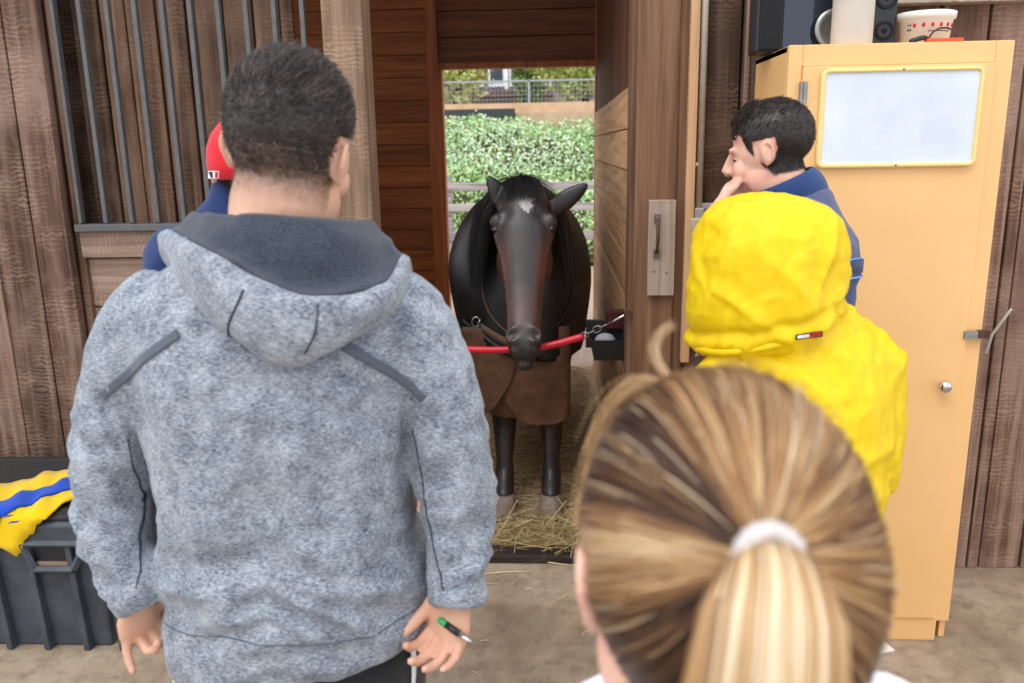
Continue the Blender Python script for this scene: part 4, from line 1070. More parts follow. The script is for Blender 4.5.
# short hair
def short_hair(me, H, name, mat, par, n, rng, front, length, nape=-.055, comb=(0, .5, .2), side=.0, fade=.03, lean=.55, r0=.00075, cap=.42, capt=.12, tb=.30, stub=True, zmax=9, jit=.28):
    """hair over the skull; nape is the hairline height at the back (head space), front the hairline at the brow"""
    c = H.loc(face_centers(me)); v = H.loc(get_co(me))
    def amount(p):
        x, y, z = p.T
        line = np.where(y < -.02, nape, np.interp(y, [-.02, .016, .034, .044, .062, .085], [nape, -.012, .015, .050, front - .010, front]))
        ear = (np.abs(x) > .068) & (z < .034) & (y > -.040) & (y < .018)
        a = np.clip((z - line) / fade, 0, 1); a[ear] = 0
        a[(np.abs(x) > .0815) & (z < .04)] = 0; a[(y > .094)] = 0; a[(z < -.12) | (z > zmax)] = 0
        return a
    A = amount(v); co = get_co(me); off = .0012 + .004 * np.clip((A - .3) * 1.5, 0, 1) * np.clip((v[:, 2] + .02) / .08, 0, 1)
    cap_from(me, A > cap, off, name, mat, par, capt)
    if stub: me.attributes.new('stubble', 'FLOAT', 'POINT').data.foreach_set('value', np.clip(A * 1.6, 0, 1))
    am = amount(c); P, no = sample_faces(me, am > .02, n, rng); lp = H.loc(P); k = amount(lp) > rng.uniform(0, 1, n); P, no, lp = P[k], no[k], lp[k]
    L = length(lp) * rng.uniform(.7, 1.25, len(P)); cm = H.R @ np.asarray(comb, float)
    cmb = cm + rng.normal(0, jit, (len(P), 3)) - V(0, 0, 1) * np.clip(.9 - (lp[:, 2:3] + .02) / .08, 0, 1) * .9
    cl = jit / .28 * noise3(lp * 60)[:, None] * (H.R @ V(.6, 0, .1)) + noise3(lp * 50 + 40)[:, None] * (H.R @ V(.1, .5, .1)); cmb = cmb + cl
    cmb = cmb - no * (cmb * no).sum(1)[:, None] * .85
    tt = np.linspace(0, 1, 5)[None, :, None]
    up = no[:, None, :] * (1 - lean * tt * .6); Pth = P[:, None, :] + L[:, None, None] * (up * tt * (1 - lean) + cmb[:, None, :] * (tt ** 1.5) * lean) + no[:, None, :] * .0008
    thin = np.clip(amount(lp) * 1.4, .25, 1)
    tn = np.clip(tb + .3 * noise3(lp * 45) + .35 * (1 - thin) + rng.normal(0, .22, len(P)), 0, 1)
    return strands(name, Pth, (np.array([1, .95, .8, .6, .25]) * r0)[None] * thin[:, None], tn, mat, par)
short_hair(gbody, GH, 'hair', M['hair_black'], gm, 26000, RNG, .075, lambda p: np.interp(p[:, 2], [-.07, -.03, .03, .08, .12], [.004, .007, .014, .030, .040]), nape=-.080, comb=(.25, .55, .45), fade=.11, cap=.8, capt=.35, tb=.48, r0=.0005)

# ---- person with the red cap, mostly hidden behind him
rb = V(at_y(246, 200, 1.85)[0] + .01, 1.88, 0)
rp = thing('person', 'person in red baseball cap and navy jacket hidden behind the grey hoodie man', 'person', rb)
RH = Head(V(rb[0], 1.87, 1.568), yaw=.1, pitch=-.05, k=.97)
cuf = g(414, 512, 1.85)
rA = [[V(rb[0] - .19, 1.88, 1.37), V(rb[0] - .23, 1.87, 1.12), V(rb[0] - .16, 1.98, .95)], [V(rb[0] + .19, 1.88, 1.37), V(rb[0] + .27, 1.85, 1.10), V(cuf[0] + .02, 1.86, cuf[2] + .08)]]
rH = [dict(w=rA[0][-1], f=(.5, .3, -.6), n=(.5, .2, .4), t=(.3, .8, .2), s=.95), dict(w=rA[1][-1], f=(-.2, .0, -1), n=(-.6, -.5, 0), t=(-.2, .9, 0), s=.95)]
rbody = body_mesh(rb, 0, .985, RH, [(rA[0], (.048, .04, .03)), (rA[1], (.048, .04, .03))], rH, voxel=.0065)
link('body', rbody, M['skin_b'], rp, True)
mb = MB(); mb.loft([ring(rb + V(0, 0, z), a, b) for z, a, b in ((.80, .17, .13), (.9, .19, .14), (1.05, .185, .138), (1.2, .19, .135), (1.33, .195, .13), (1.42, .185, .11), (1.475, .15, .095), (1.51, .11, .088), (1.54, .09, .082), (1.558, .086, .08))])
for A in rA: mb.tube(catmull([A[0] + V(0, 0, .01)] + A[1:], 6), np.interp(np.arange(13), [0, 6, 12], [.08, .06, .044]), 18, rnd=True)
me = fuse(mb, .01, 6); displace(me, lambda c, n: .005 * (ridge(c * V(9, 9, 12)) - .3)); link('jacket', me, M['navy_cloth'], rp, True)
mb = MB(); mb.loft([ring(rb + V(0, 0, z), a, b) for z, a, b in ((.78, .12, .10), (.84, .16, .12), (.93, .17, .122))]); lower(mb, rb, 0, .985, r=1.2, ankle=.06); link('trousers', fuse(mb, .012, 6), M['jeans'], rp, True)
shoes(rp, rb, 0, .985)
short_hair(rbody, RH, 'hair', M['hair_brown'], rp, 4000, RNG, .075, lambda p: np.full(len(p), .008), nape=-.10, fade=.03, zmax=.0)
mb = MB(); rr_ = []
for z, k in ((-.012, 1.0), (.02, 1.03), (.055, 1.0), (.085, .86), (.11, .62), (.128, .3), (.133, .05)):
    rr_.append([RH.w((.089 * k * math.cos(q), -.012 + .107 * k * math.sin(q), z + .012 + .012 * math.sin(q))) for q in np.arange(32) * 2 * PI / 32])
mb.loft(rr_); cpo = mb.build('cap', M['red_cloth'], rp, True)
mb = MB(); br = []
for v_ in np.linspace(0, 1, 6): br.append([RH.w((.075 * math.sin(u) * (1 - .15 * v_), .088 * math.cos(u) * .95 + v_ * .075 * math.cos(u) + .0, .012 - .02 * v_ - .012 * abs(math.sin(u)))) for u in np.linspace(-1.2, 1.2, 15)])
mb.grid(br); mb.build('brim', M['red_cloth'], cpo, True, solid=.004)
# the small stitched badge on the back of the cap: white panel with a blue and a red half
cap_b = bvh(cpo.data)
def on_cap(px, py):
    o = Vector((0, 0, CAM_H)); r_ = ray(px, py).normalized(); h = cap_b.ray_cast(o, r_)
    return np.array(h[0]) if h[0] is not None else at_y(px, py, 1.78)
def badge(x0, x1, y0, y1, mat, nm, off):
    mb = MB(); P = [[on_cap(x, y) + V(0, -off, .0) for x in np.linspace(x0, x1, 4)] for y in (y0, y1)]; mb.grid(P); mb.build(nm, mat, cpo, False, solid=.0012)
badge(208.5, 219, 171, 178.5, M['white'], 'badge', .001)
badge(209.3, 213, 171.8, 177.8, M['navy'], 'badge_blue', .002)
badge(215.5, 218.3, 171.8, 177.8, M['redp'], 'badge_red', .002)

# ---- the man by the cabinet, chin in hand
cbp = at_y(790, 200, 2.05); cb0 = V(cbp[0] + .0, 2.06, 0)
cm_ = thing('person', 'dark haired man in blue jumper by the cabinet resting his hand over his mouth', 'person', cb0)
cy = PI / 2 - .12                                    # faces left
hcn = at_y(771, 152, 2.05)
CHD = Head(V(hcn[0] - .006, 2.05, hcn[2] - .004), yaw=cy - .36, pitch=-.22, k=.93)
sh_l, sh_r = V(cb0[0] - .01, 1.90, 1.41), V(cb0[0] + .02, 2.25, 1.40)
el = at_y(712, 290, 1.94) + V(.01, 0, 0)
mo = CHD.w((0, .094, -.052))
wr_l = at_y(718, 214, 1.97)
cA = [[sh_l, (sh_l + el) / 2 + V(0, -.03, -.025), el + V(.03, 0, -.01), el + (wr_l - el) * .45, wr_l], [sh_r, sh_r + V(-.10, .06, -.26), V(cb0[0] - .10, 2.20, 1.10), V(cb0[0] - .10, 2.02, 1.10)]]
fdir = nrm(mo - wr_l + V(-.012, .0, .0))
cH = [dict(w=wr_l, f=fdir, n=(.9, -.3, -.2), t=(-.35, -1, .2), s=.88, curl=((.5, .8, .5), (.55, .85, .5), (.6, .9, .5), (.65, .9, .5)), thumb=(.12, .1, .0)),
      dict(w=cA[1][-1], f=(.3, -.9, .1), n=(.6, .2, 0), t=(0, .2, 1), s=.95)]
cbody = body_mesh(cb0, cy, 1.0, CHD, [(cA[0], (.048, .042, .042, .036, .028)), (cA[1], (.048, .042, .04, .03))], cH, neck_base=V(cb0[0] + .015, 2.06, 1.42), voxel=.0042)
link('body', cbody, M['skin_b'], cm_, True)
def face_bits(H, par, m_eye, iris):
    for q in (-1, 1):
        mb = MB(); mb.ell(H.w((q * .031, .0655, .004)), .0115 * H.k, n=16); e = mb.build('eye', m_eye, par, True)
        mb = MB(); mb.ell(H.w((q * .031, .0752, .000)), (.0052, .0025, .0050), H.R, n=12); mb.build('iris', iris, e, True)
        mb = MB(); mb.tube(catmull([H.w(p) for p in ((q * .014, .0915, .023), (q * .030, .0915, .030), (q * .049, .0785, .025))], 5), np.array([.002] + [.0032] * 9 + [.0015]), 8, rnd=True); mb.build('eyebrow', M['hair_brown'], par, True)
        mb = MB(); mb.tube(catmull([H.w(p) for p in ((q * .018, .076, .005), (q * .031, .0785, .0055), (q * .042, .071, .003))], 5), .0030, 8, rnd=True); mb.build('eyelid', M['skin_b'], par, True)
        mb = MB(); mb.tube(catmull([H.w(p) for p in ((q * .018, .0795, .0015), (q * .031, .0822, .0012), (q * .045, .0735, .0005))], 5), .0016, 6, rnd=True); mb.build('eyelash', M['hair_brown'], par, True)
face_bits(CHD, cm_, M['eye'], M['hair_brown'])
mb = MB(); CT = ((.80, .17, .12, 0), (.9, .185, .128, 0), (1.05, .18, .128, 0), (1.2, .192, .137, .013), (1.31, .208, .144, .024), (1.39, .20, .130, .028), (1.44, .155, .10, .025), (1.48, .10, .085, .02), (1.51, .078, .076, .015))
mb.loft([ring(cb0 + V(dx, 0, z), a, b, cy) for z, a, b, dx in CT])
for A, q in ((cA[0], 1), (cA[1], 1)):
    L = A[:-1] + [A[-1] + (A[-2] - A[-1]) * .22]
    mb.tube(catmull(L, 6), np.interp(np.linspace(0, 1, 6 * (len(L) - 1) + 1), [0, .25, .55, .8, 1], [.088, .074, .062, .05, .040]), 20, rnd=True)
me = fuse(mb, .0085, 6); displace(me, lambda c, n: .006 * (ridge(c * V(8, 8, 12)) - .3) + .002 * fbm(c * 20, 2))
cj = link('jumper', me, [M['blue_grey'], M['blue_cloth']], cm_, True); fc = face_centers(me)
me.polygons.foreach_set('material_index', ((fc[:, 2] < 1.355) | (fc[:, 0] < cb0[0] - .1)).astype(np.int32)); CJ = bvh(me)
# stand-up collar
mb = MB(); nb = V(cb0[0] + .012, 2.06, 0); up = nrm(CHD.w((0, -.03, -.06)) - V(cb0[0] + .03, 2.06, 1.45))
base_c = V(cb0[0] + .006, 2.06, 1.474); rr_ = []
for k, a in ((-.014, .088), (.008, .094), (.032, .093), (.054, .087), (.068, .079), (.071, .072), (.06, .067), (.03, .065)):
    rr_.append(ring(base_c + up * k, a * .95, a, cy, 32, 2.0, -.42))
mb.loft(rr_, False); mb.build('collar', M['blue_cloth'], cj, True, sub=1)
for z0, w_, m_, nm in ((1.342, .004, 'lightblue', 'sleeve_line'), (1.325, .030, 'navy_cloth', 'sleeve_band'), (1.300, .004, 'lightblue', 'sleeve_line')):
    P = []
    for q in np.linspace(-.55, 2.2, 14):
        o = V(cb0[0], 2.0, z0 + .02 * math.sin(q)); d = V(math.cos(-q + .4), math.sin(-q + .4), 0); h = CJ.ray_cast(Vector(o + d * .6), Vector(-d))
        if h[0] is not None: P.append((np.array(h[0]), d))
    mb = MB(); mb.grid([[p + d * .003 + V(0, 0, s_ * w_ / 2) for p, d in P] for s_ in (-1, 1)]); mb.build(nm, M[m_], cj, True, solid=.002)
mb = MB(); mb.loft([ring(cb0 + V(0, 0, z), a, b, cy) for z, a, b in ((.78, .12, .10), (.84, .165, .12), (.95, .172, .122))]); lower(mb, cb0, cy, 1.0, r=1.15, ankle=.06); link('trousers', fuse(mb, .012, 6), M['jeans'], cm_, True); shoes(cm_, cb0, cy, 1.0)
short_hair(cbody, CHD, 'hair', M['hair_brown'], cm_, 17000, RNG, .074, lambda p: np.interp(p[:, 2], [-.06, -.02, .04, .09, .12], [.004, .009, .014, .024, .028]) * np.where(p[:, 1] > .03, 1.5, 1), nape=-.062, comb=(.1, -.55, .30), fade=.012, lean=.72, tb=.42, jit=.16)

N = 1500; K = 7; tt = np.linspace(0, 1, K)
r0 = np.stack([RNG.uniform(-.055, .055, N), RNG.uniform(.020, .066, N), np.zeros(N)], 1)
r0[:, 2] = .038 + .088 * np.sqrt(np.clip(1 - (r0[:, 0] / .08) ** 2 - ((r0[:, 1] + .018) / .104) ** 2, .02, 1))
L = RNG.uniform(.6, 1.2, N)[:, None]
P = r0[:, None, :] + np.stack([RNG.normal(0, .006, (N, 1)) * tt, L * (.013 * np.sin(PI * tt * .8) - .030 * tt ** 2), L * (.019 * np.sin(PI * tt * .62))], -1)
strands('hair_quiff', CHD.c + (P * CHD.k) @ CHD.R.T, np.interp(tt, [0, 1], [.0008, .0003]), np.clip(RNG.normal(.45, .25, N), 0, 1), M['hair_brown'], cm_)

# ---- person in the yellow hooded raincoat
yb = V(at_y(790, 300, 1.55)[0] + .025, 1.55, 0); yy = .38
yp = thing('person', 'person with the hood up in a bright yellow raincoat', 'person', yb)
ht_ = at_y(770, 192, 1.55); ys = .875
YH = Head(V(ht_[0] + .012, 1.56, ht_[2] - .148), yaw=yy + .12, pitch=-.18, k=.98)
B = lambda x, y, z: yb + rotz(yy) @ V(x, y, z - .03)
yA = [[B(-.125, 0, 1.23), B(-.165, .03, 1.02), B(-.13, .14, .86)], [B(.135, 0, 1.24), B(.18, .0, 1.02), B(.15, .12, .86)]]
yHn = [dict(w=a[-1], f=(-.1, .8, -.4), n=(.3 * q, .2, -.6), t=(.5 * q, .3, .6), s=.9) for a, q in ((yA[0], 1), (yA[1], -1))]
ybody = body_mesh(yb, yy, ys, YH, [(a, (.045, .038, .028)) for a in yA], yHn, neck_base=B(0, 0, 1.30), voxel=.0065)
link('body', ybody, M['skin_c'], yp, True)
mb = MB(); mb.loft([ring(B(0, dy, z), a, b, yy) for z, a, b, dy in ((.62, .18, .16, 0), (.75, .175, .155, 0), (.9, .168, .15, 0), (1.03, .172, .15, 0), (1.14, .178, .148, 0), (1.21, .172, .135, 0), (1.255, .15, .115, 0), (1.30, .125, .10, .01), (1.35, .10, .09, .02))])
for a in yA: mb.tube(catmull([a[0] + V(0, 0, -.012)] + a[1:], 6), np.interp(np.arange(13), [0, 6, 12], [.085, .07, .052]), 20, rnd=True)
me = fuse(mb, .009, 6)
displace(me, lambda c, n: .012 * (ridge(np.stack([c[:, 0] * 9 + c[:, 2] * 5, c[:, 1] * 7, c[:, 2] * 6 - c[:, 0] * 5], 1)) - .3) + .002 * (ridge(c * 24) - .3) + .004 * crease(np.stack([c[:, 0] * 9 + c[:, 2] * 6, c[:, 1] * 7, c[:, 2] * 8 - c[:, 0] * 6], 1)))
yj = link('raincoat', me, M['yellow'], yp, True); YJ = bvh(me)
# the hood: a soft bag over the head with its edge resting on the shoulders
mb = MB(); hb = V(ht_[0] - .004, 1.555, 0); top = ht_[2]
HP = ((top - .335, .112, .105, .004, -.005), (top - .30, .124, .118, .004, -.012), (top - .26, .131, .128, .004, -.015), (top - .20, .136, .136, .004, -.008), (top - .14, .133, .140, .006, .0), (top - .085, .122, .134, .004, .004), (top - .045, .10, .115, .0, .004), (top - .018, .070, .082, -.004, .004), (top - .004, .035, .04, -.006, .004))
mb.loft([[p + V(0, 0, .26 * (p[0] - hb[0]) * min(1, (top - z) / .2)) for p in ring(hb + V(dx, dy, top - (top - z) * .81), a, b, yy, 30, 2.25)] for z, a, b, dx, dy in HP])
me = fuse(mb, .0055, 6)
def hood_fold(c, n):
    dz = top - c[:, 2]; x = c[:, 0] - hb[0]
    d = .016 * (ridge(np.stack([x * 13 + dz * 4, c[:, 1] * 5, dz * 3.2], 1)) - .35) * np.clip(dz / .12, .12, 1)
    d += .007 * (ridge(np.stack([x * 8 - dz * 11, c[:, 1] * 6, dz * 9 + 5], 1)) - .3) * np.clip(dz / .1, 0, 1)
    d += .008 * np.exp(-((dz - .24 + .26 * x) / .014) ** 2) + .002 * (ridge(c * 26) - .3)
    d += .0022 * crease(np.stack([x * 9 + dz * 6, c[:, 1] * 6, dz * 7 - x * 8], 1)) * np.clip(dz / .06, 0, 1)
    d -= .006 * np.exp(-((dz - .222 + .26 * x) / .010) ** 2)
    return d
displace(me, hood_fold)
yh = link('hood', me, M['yellow'], yj, True)
hem = [p + V(0, 0, .26 * (p[0] - hb[0])) for p in ring(hb + V(.004, -.012, top - .312 * .81), .127, .119, yy, 48, 2.25)]
mb = MB(); mb.tube(hem + hem[:2], .0062, 8, cap=False); hemo = mb.build('hood_hem', M['yellow'], yh, True); YHB = bvh(me)
tv_, tp_ = [], []
for m in (yj.data, yh.data, hemo.data):
    off = len(tv_); tv_ += [v.co.copy() for v in m.vertices]; tp_ += [tuple(i + off for i in p.vertices) for p in m.polygons]
tree_y = BVHTree.FromPolygons(tv_, tp_)
def on_y(px, py, off=.002):
    r_ = ray(px, py).normalized(); h = tree_y.ray_cast(Vector((0, 0, CAM_H)), r_)
    p = np.array(h[0]) if h[0] is not None else at_y(px, py, 1.42); return p - np.array(r_) * off
def flagbit(x0, x1, v0, v1, mat, nm, off):
    def cp(u, v): return (796 + u * 26.5, 334.6 - u * 3.2 + v * 5.2)
    mb = MB(); mb.grid([[on_y(*cp(u, v), off) for u in np.linspace(x0, x1, 16)] for v in np.linspace(v0, v1, 5)]); mb.build(nm, mat, yj, False, solid=.0012)
flagbit(0, 1, 0, 1, M['navy'], 'flag_label', .004)
flagbit(.06, .5, .24, .80, M['white'], 'flag_white_half', .0065); flagbit(.5, .94, .24, .80, M['redp'], 'flag_red_half', .0065)
c_ = on_y(699, 354, .004); mb = MB(); mb.tube([c_ + V(-.005, 0, -.003), c_ + V(.005, 0, .003)], .0035, 8, rnd=True); mb.build('hood_toggle', M['steel'], yh, True)
mb = MB(); lower(mb, yb, yy, ys, r=1.12, ankle=.06); link('trousers', fuse(mb, .012, 6), M['jeans'], yp, True); shoes(yp, yb, yy, ys)

# ---- the blond ponytail close to us
gc = np.array(Vector((0, 0, CAM_H)) + ray(714, 561) * .520)
gp = thing('person', 'person with streaked blond ponytail and white hair tie in the foreground', 'person', V(gc[0] + .01, .56, 0))
gyw = .14; BH = Head(gc + V(0, 0, -.012), yaw=gyw, pitch=-.20, roll=.0, k=1.0)
gb0 = V(gc[0] + .012, .565, 0); gs = .80
B = lambda x, y, z: gb0 + rotz(gyw) @ V(x, y, z - .055)
gA = [[B(q * .15, 0, 1.20), B(q * .185, .02, .97), B(q * .16, .12, .80)] for q in (-1, 1)]
gHn = [dict(w=a[-1], f=(-.1, .6, -.6), n=(.3 * q, .2, -.4), t=(.5 * q, .3, .6), s=.85) for a, q in ((gA[0], 1), (gA[1], -1))]
FH = Head(BH.c + V(-.006, .01, 0), gyw, -.20, 0, .96)
gbd = body_mesh(gb0, gyw, gs, FH, [(a, (.04, .034, .026)) for a in gA], gHn, neck_base=B(0, -.005, 1.235), voxel=.0042)
link('body', gbd, M['skin_c'], gp, True)
mb = MB(); mb.loft([ring(B(0, 0, z), a, b, gyw) for z, a, b in ((.66, .17, .12), (.8, .165, .12), (.95, .16, .115), (1.1, .168, .12), (1.18, .165, .108), (1.225, .13, .088), (1.25, .085, .07), (1.265, .066, .06))])
for a in gA: mb.tube(catmull([a[0] + V(0, 0, -.005)] + a[1:], 6), np.interp(np.arange(13), [0, 6, 12], [.062, .05, .036]), 18, rnd=True)
me = fuse(mb, .008, 6); displace(me, lambda c, n: .004 * (ridge(c * V(11, 11, 12)) - .3)); link('shirt', me, M['white_cloth'], gp, True)
mb = MB(); mb.loft([ring(B(0, 0, z), a, b, gyw) for z, a, b in ((.64, .11, .09), (.72, .148, .11), (.8, .15, .11))]); lower(mb, gb0, gyw, gs, r=1.1, ankle=.06); link('trousers', fuse(mb, .012, 6), M['jeans'], gp, True); shoes(gp, gb0, gyw, gs)
# scalp: a smooth shell; strands run over it to the hair tie
EC = np.array([0, -.015, .022]); ER_ = np.array([.0825, .108, .108])
def on_shell(d, k=1.0): return EC + d * ER_ * k
tie = np.array(BH.loc(np.array(Vector((0, 0, CAM_H)) + ray(763, 558) * .396)))
ds = nrm((tie - EC) / ER_)
mb = MB(); mb.ell(BH.w(EC), ER_ * .985, BH.R, 40)
sm = mb.mesh('hair'); co = get_co(sm); lp = BH.loc(co)
# keep the face clear
front_ok = (lp[:, 1] < np.interp(lp[:, 2], [-.07, -.02, .03, .085], [-.045, -.02, .045, .10]) + .05 * (lp[:, 0] > .02) * (lp[:, 2] < .05) + .04 * (lp[:, 0] < -.02) * (lp[:, 2] > .012))
hs_o = cap_from(sm, front_ok, np.zeros(len(co)), 'hair', M['scalp'], gp)
NS = 9000
u = RNG.normal(size=(NS * 3, 3)); u /= np.linalg.norm(u, axis=1)[:, None]; rp_ = on_shell(u)
lim = np.interp(rp_[:, 2], [-.08, -.02, .03, .085], [-.05, -.018, .05, .10]) + .05 * (rp_[:, 0] > .02) * (rp_[:, 2] < .05) + .04 * (rp_[:, 0] < -.02) * (rp_[:, 2] > .012)
ok = (rp_[:, 1] < lim) & (rp_[:, 2] > -.095); u = u[ok]
# more strands at the hairline so that they sweep over the whole head
u = np.concatenate([u[:NS // 2], u[(on_shell(u)[:, 1] > np.interp(on_shell(u)[:, 2], [-.08, -.02, .03, .085], [-.10, -.06, .0, .03])) | (on_shell(u)[:, 2] < -.03)][:NS]])
NS = len(u); K = 18; tt = np.linspace(0, 1, K)
om = np.arccos(np.clip(u @ ds, -1, 1)); so = np.sin(om) + 1e-6
e = tt ** .9
D = (np.sin((1 - e)[None] * om[:, None])[..., None] * u[:, None, :] + np.sin(e[None] * om[:, None])[..., None] * ds) / so[:, None, None]
lay = RNG.uniform(0, 1, NS)
ang = np.arctan2(u @ np.cross(ds, [0, 0, 1.0]), u @ nrm(np.array([0, 0, 1.0]) - ds * ds[2]))
lock = noise3(np.stack([np.cos(ang) * 5, np.sin(ang) * 5, om * 1.4], 1))
rad = 1.0 + (.04 * np.clip(u[:, 0], 0, 1) * np.clip(.6 - u[:, 2], 0, 1))[:, None] * np.sin(PI * np.clip(tt + .35, 0, 1))[None]  + .022 * lay[:, None] + .020 * lock[:, None] * np.sin(PI * tt)[None] + .014 * np.sin(PI * tt)[None]
D += (RNG.normal(0, .012, (NS, 1, 3)) + .02 * noise3(u * 9)[:, None, None] * np.array([.6, .2, .6])) * np.sin(PI * tt)[None, :, None]
PP = on_shell(D, rad[..., None])
# last points gather into the tie
tv = BH.w(tie); gat = np.clip((tt - .86) / .14, 0, 1)[None, :, None]
rim = nrm(tie - EC)
perp = D[:, -5, :] * ER_ - (ds * ER_); perp -= (perp @ rim)[:, None] * rim; perp /= np.linalg.norm(perp, axis=1)[:, None] + 1e-9
endp = tie + perp * (.002 + .007 * RNG.uniform(0, 1, (NS, 1)))
PP = PP * (1 - gat ** 1.5) + endp[:, None, :] * gat ** 1.5
PW = np.array([BH.w(0)] * 1)[0] if False else (BH.c + (PP * BH.k) @ BH.R.T)
a2 = np.stack([np.cos(ang), np.sin(ang)], 1)
streak = .5 * noise3(np.stack([a2[:, 0] * 8, a2[:, 1] * 8, om], 1)) + .35 * noise3(np.stack([a2[:, 0] * 22, a2[:, 1] * 22, om * 2], 1))
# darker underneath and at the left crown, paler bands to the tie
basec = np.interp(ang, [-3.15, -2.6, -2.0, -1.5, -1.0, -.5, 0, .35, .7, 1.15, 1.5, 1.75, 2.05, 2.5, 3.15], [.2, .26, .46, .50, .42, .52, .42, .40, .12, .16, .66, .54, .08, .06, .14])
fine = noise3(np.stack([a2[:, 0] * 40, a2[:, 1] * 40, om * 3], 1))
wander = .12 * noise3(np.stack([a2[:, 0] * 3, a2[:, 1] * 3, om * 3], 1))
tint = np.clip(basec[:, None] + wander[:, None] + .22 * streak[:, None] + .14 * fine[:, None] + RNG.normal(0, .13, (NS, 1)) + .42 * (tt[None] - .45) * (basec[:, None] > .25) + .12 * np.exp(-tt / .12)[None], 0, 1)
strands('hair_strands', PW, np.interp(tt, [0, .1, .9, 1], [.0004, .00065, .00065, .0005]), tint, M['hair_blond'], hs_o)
# ponytail
NT_ = 2600; K = 16; tt = np.linspace(0, 1, K)
fw = BH.R @ rim
p0 = tv; path = catmull([p0 - fw * .012, p0 + fw * .020 + V(0, 0, -.004), p0 + fw * .038 + V(-.003, 0, -.026), p0 + fw * .044 + V(-.006, 0, -.065), p0 + fw * .036 + V(-.008, 0, -.13), p0 + fw * .028 + V(-.008, 0, -.21)], 3)
tn = np.gradient(path, axis=0); tn /= np.linalg.norm(tn, axis=1)[:, None]
sx = V(1, 0, 0); s1 = np.array([nrm(sx - t_ * (sx @ t_)) for t_ in tn]); s2 = np.cross(tn, s1)
wid = np.interp(tt, [0, .08, .2, .4, .7, 1], [.0075, .009, .019, .030, .036, .026]); thk = np.interp(tt, [0, .1, .3, .7, 1], [.007, .008, .016, .022, .015])
q = RNG.uniform(0, 2 * PI, NT_); rr0 = np.sqrt(RNG.uniform(.15, 1, NT_)); wob = RNG.normal(0, .05, (NT_, 1)) * tt
cx = (np.cos(q) * rr0)[:, None] + wob + .06 * noise3(np.stack([q * 2, rr0 * 3, q * 0], 1))[:, None] * tt; cy2 = (np.sin(q) * rr0)[:, None]
PT = path[None] + s1[None] * (cx * wid)[..., None] + s2[None] * (cy2 * thk)[..., None]
pst = noise3(np.stack([np.cos(q) * rr0 * 5, q * .5, rr0], 1)) * .35
tint = np.clip(.46 + .6 * pst[:, None] - .25 * np.abs(np.cos(q) * rr0)[:, None] ** 2 + RNG.normal(0, .14, (NT_, 1)) + .42 * np.clip(tt / .4, 0, 1)[None], 0, 1)
strands('ponytail', PT, np.interp(tt, [0, .9, 1], [.0009, .0009, .0003]), tint, M['hair_blond'], gp)
mb = MB(); rg = []
for a in np.linspace(0, 2 * PI, 41):
    c = p0 + fw * .014 + (s1[1] * math.cos(a) + s2[1] * math.sin(a)) * .0122; dr_ = s1[1] * math.cos(a) + s2[1] * math.sin(a)
    wv = 1 + .10 * math.sin(a * 17); rg.append([c + (dr_ * math.cos(b) * .0053 + fw * math.sin(b) * .0075) * wv for b in np.arange(12) * 2 * PI / 12])
mb.loft(rg, False); mb.build('hair_tie', M['scrunchie'], gp, True)
# loose wisps
NW = 150
uu = RNG.normal(size=(NW * 4, 3)); uu /= np.linalg.norm(uu, axis=1)[:, None]; q_ = on_shell(uu); uu = uu[(q_[:, 1] < .05) & (q_[:, 1] > -.08) & (q_[:, 2] > -.03)][:NW]; NW = len(uu)
om = np.arccos(np.clip(uu @ ds, -1, 1)); K = 10; tt = np.linspace(0, 1, K); e = tt * RNG.uniform(.25, .8, NW)[:, None]
D = (np.sin((1 - e) * om[:, None])[..., None] * uu[:, None, :] + np.sin(e * om[:, None])[..., None] * ds) / (np.sin(om) + 1e-6)[:, None, None]
PP = on_shell(D, (1.03 + RNG.uniform(.02, .09, NW)[:, None] * np.sin(PI * tt) ** .8 * 1.0)[..., None])
strands('loose_wisps', BH.c + (PP * BH.k) @ BH.R.T, np.interp(tt, [0, 1], [.0005, .0002]), RNG.uniform(.4, .95, NW), M['hair_blond'], hs_o)
# the flick of hair standing up at the crown and the strands in front of the left ear
def wisp(P, n, sp, r, lo, hi, nm):
    P = np.array([np.array(Vector((0, 0, CAM_H)) + ray(px, py) * d) for px, py, d in P]); c = catmull(P, 5); K = len(c)
    off = RNG.normal(0, 1, (n, 1, 3)) * sp * np.linspace(.35, 1, K)[None, :, None] + RNG.normal(0, 1, (n, 1, 3)) * sp * .5 * np.sin(np.linspace(0, 3, K))[None, :, None]
    strands(nm, c[None] + off, np.linspace(r, r * .3, K), RNG.uniform(lo, hi, n), M['hair_blond'], hs_o)
wisp([(690, 392, .53), (664, 372, .545), (655, 350, .555), (661, 333, .56), (672, 326, .565)], 46, .0018, .0004, .45, .9, 'hair_flick')
wisp([(640, 405, .55), (612, 420, .56), (596, 450, .57), (588, 490, .58), (584, 525, .58)], 120, .004, .0004, .4, .85, 'front_lock')
wisp([(680, 392, .53), (646, 384, .54), (622, 396, .55), (606, 418, .56), (594, 452, .57)], 100, .004, .0004, .4, .85, 'front_lock')
wisp([(590, 600, .58), (572, 622, .585), (556, 640, .59), (536, 668, .60)], 10, .0035, .0001, .6, .95, 'loose_lock')
wisp([(584, 590, .58), (562, 598, .585), (545, 606, .59), (534, 590, .60), (538, 560, .60)], 6, .0035, .0001, .6, .95, 'loose_lock')

